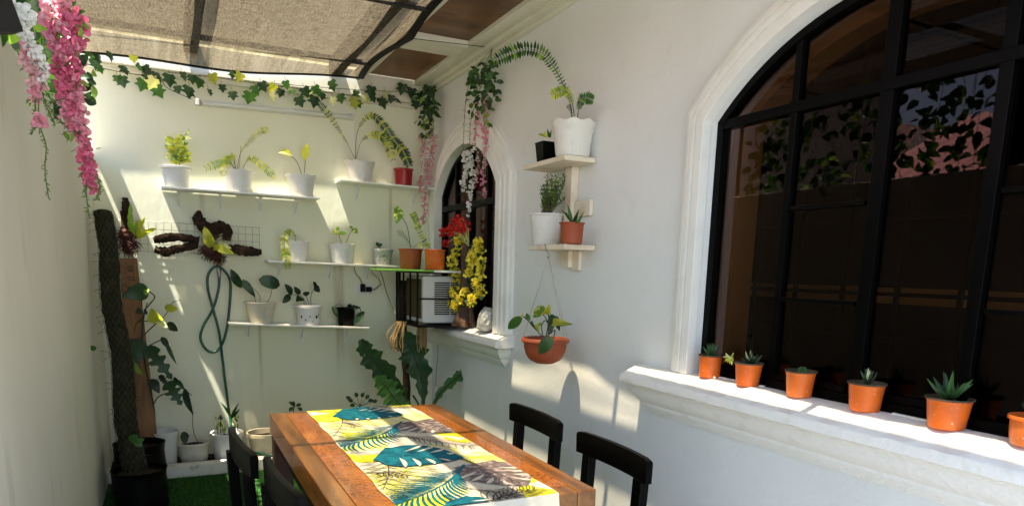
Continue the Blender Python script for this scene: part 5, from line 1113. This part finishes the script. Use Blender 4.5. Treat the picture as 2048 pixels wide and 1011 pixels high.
def wisteria(name, label, cat, racemes, pl, group=None, leaves=(), stems=()):
    root = thing(name, label, cat, at(racemes[0][0][0][0], racemes[0][0][0][1], pl), group); buckets = {}; ms, ml = MB(), MB()
    for P, spread, cnt, size, cols in racemes:
        S = spline(pts(P, pl), 40); s = mpp(S[0]); ms.tube(S, .0018, 5)
        for i in range(cnt):
            t = (i+rnd())/cnt; k = min(int(t*39), 38); w_ = spread*(1-.55*t)
            p = S[k]+(S[k+1]-S[k])*rnd()+rt*s*U(-w_, w_)+fw*s*U(-w_, w_); col = cols[min(int(t*len(cols)), len(cols)-1)]; col = random.choice(col) if isinstance(col, tuple) else col
            petalcluster(buckets.setdefault(col, MB()), p, s*size*U(.75, 1.15)*(1-.3*t), 0)
        for i in range(int(cnt*.3)):
            k = random.randrange(40); p = S[k]; d = nrm(rt*U(-1, 1)+fw*U(-.5, .5)-up*U(.3, 1)); ms.tube([p, p+d*s*size*2.4], .0011, 4)
    for P in stems: 
        S = spline(pts(P, pl), 24); s = mpp(S[0]); ms.tube(S, .0018, 5)
        for i in range(6, 24):
            for k in range(2): d = nrm(rt*U(-1, 1)-up*U(-.2, 1)+fw*U(-.5, .5)); ms.tube([S[i], S[i]+d*s*U(4, 9)], .0012, 4)
    for (x, y, L, wd, m) in leaves:
        p = at(x, y, pl, U(-.04, .04)); s = mpp(p); d = nrm(rt*U(-1, 1)-up*U(-.1, 1.0)+fw*U(-.5, .5)); leaf(ml, p, p+d*s*L, s*wd, m, 'ellip', .25, .12, .7)
    for col, mb in buckets.items(): mb.build({'pink': 'pink_flowers', 'hotpink': 'bright_pink_flowers', 'blush': 'blush_flowers', 'white_petal': 'white_flowers'}[col], col, root, smooth='all')
    ms.build('stems', 'stem_green', root)
    if ml.v: ml.build('leaves', ['leaf_dark', 'leaf_mid', 'leaf_light'], root, smooth='all')
    return root
FG = 'hanging flower garlands'
PF = ('y', 2.62)
wisteria('flower_garland', 'large bright pink flower garland hanging over the left wall top', 'flower garland',
 [([(122, -20), (112, 40), (122, 100), (140, 180), (160, 250), (172, 330), (186, 380)], 15, 120, 12, [('pink', 'blush'), ('pink', 'hotpink'), 'hotpink', ('hotpink', 'pink'), 'hotpink']),
  ([(140, 20), (150, 70), (150, 140), (158, 220), (172, 300), (182, 360)], 15, 105, 12, ['hotpink', ('pink', 'hotpink'), 'pink', 'hotpink']),
  ([(108, 40), (108, 90), (116, 150), (128, 215), (142, 262)], 9, 48, 11, [('pink', 'blush'), 'hotpink', 'pink'])], PF, FG,
 leaves=[(U(165, 186), U(110, 200), 26, 13, random.choice((0, 1, 2))) for i in range(14)]+[(U(120, 180), U(0, 300), 20, 9, random.choice((1, 2))) for i in range(14)],
 stems=[[(176, 340), (172, 380), (178, 430)], [(190, 340), (200, 375), (192, 400)], [(128, 220), (116, 200), (98, 205)], [(140, 262), (120, 240), (85, 200)]])
q = at(190, 412, PF); 
wisteria('flower_garland', 'white garland fading to pink at the far left edge', 'flower garland',
 [([(20, 0), (36, 40), (58, 90), (78, 130), (86, 170)], 14, 52, 13, ['white_petal', 'white_petal', ('white_petal', 'blush')]), ([(56, 20), (62, 50)], 6, 6, 12, ['white_petal']),
  ([(48, 85), (62, 130), (72, 160), (72, 205)], 11, 34, 11, [('white_petal', 'pink'), 'blush', ('pink', 'blush'), 'pink']), ([(76, 236), (80, 248)], 6, 7, 12, ['pink'])], ('y', 2.45), FG,
 leaves=[(U(60, 75), U(180, 250), 12, 5, 2) for i in range(6)], stems=[[(78, 190), (78, 245), (92, 290), (90, 340), (97, 395)], [(78, 160), (92, 210), (110, 250)], [(70, 200), (70, 240), (64, 265)]])
PR = ('x', 1.965)
lv_ = [(U(940, 992), U(120, 205), 17, 9, random.choice((0, 0, 0, 1, 1))) for i in range(70)]+[(U(938, 985), U(190, 250), 15, 7, random.choice((0, 1, 1, 2))) for i in range(26)]
wisteria('flower_garland', 'pink and white garland hanging from the roof cord before the arched window', 'flower garland',
 [([(972, 200), (968, 240), (972, 290), (966, 340), (970, 395)], 5, 50, 5.5, [('pink', 'blush'), 'pink', 'blush', 'pink']), ([(955, 205), (952, 250), (950, 285), (956, 330), (950, 375)], 5, 30, 5, ['blush', 'pink', ('white_petal', 'blush'), 'blush']),
  ([(928, 300), (936, 330), (926, 360), (928, 385)], 5, 28, 5.5, ['white_petal']), ([(940, 300), (946, 345), (940, 390), (938, 430)], 5, 34, 5.5, ['white_petal'])], PR, FG, leaves=lv_,
 stems=[[(985, 97), (970, 130), (955, 170), (950, 210)], [(985, 97), (978, 140), (974, 200)], [(985, 97), (950, 140), (932, 200), (926, 300)], [(985, 97), (966, 160), (942, 240), (940, 300)]])
wisteria('flower_garland', 'pale pink garland hanging in the corner beside the red pot', 'flower garland',
 [([(866, 265), (860, 320), (852, 380), (846, 448)], 7, 60, 5, [('pink', 'blush'), 'blush', ('blush', 'pink'), 'pink']), ([(850, 270), (844, 330), (838, 385)], 6, 46, 4.5, ['blush', ('white_petal', 'blush'), 'pink']), ([(858, 270), (854, 340), (850, 390)], 5, 36, 4.5, ['white_petal', 'blush', 'white_petal'])], ('y', 5.55), FG,
 leaves=[(U(836, 868), U(195, 270), 14, 7, random.choice((0, 0, 1, 2))) for i in range(40)]+[(U(848, 870), U(172, 230), 16, 6, 0) for i in range(36)], stems=[[(866, 175), (862, 220), (858, 270)], [(868, 175), (868, 220), (866, 270)]])
# vines hanging along the open side of the roof, partly seen at the top left and mirrored in the big window
for (label, y0, y1, cnt) in (('dense green vine behind the pink garland on the wall top', 2.75, 4.9, 330), ('green vine hanging along the open roof side, mirrored in the window glass', .7, 2.55, 330)):
    hv = thing('hanging_vine', label, 'vine', (XL-.06, (y0+y1)/2, 2.3), 'vines along the open roof side'); ml, ms = MB(), MB()
    for i in range(int((y1-y0)*9)):
        y = U(y0, y1); zb_ = U(2.22, 2.62) if y > 2.7 else U(2.3, 2.7); S = [V3(XL-.06+U(-.05, .05), y, 2.9), V3(XL-.06+U(-.06, .05), y+U(-.06, .06), (2.9+zb_)/2), V3(XL-.05+U(-.04, .03), y+U(-.08, .08), zb_)]; ms.tube(spline(S, 8), .002, 4)
    for i in range(cnt):
        p = V3(XL-.06+U(-.07, .06), U(y0, y1), 2.9-.68*rnd()**.8); d = nrm(V3(U(-.6, .6), U(-1, 1), U(-1, .3))); leaf(ml, p, p+d*U(.07, .12), U(.05, .085), random.choice((0, 0, 0, 1, 1, 2)), 'heart', .2, .12, .9, 5, nhint=(1, 0, .2))
    ml.build('leaves', ['leaf_dark', 'leaf_mid', 'leaf_light'], hv, smooth='all'); ms.build('stems', 'stem_dark', hv)
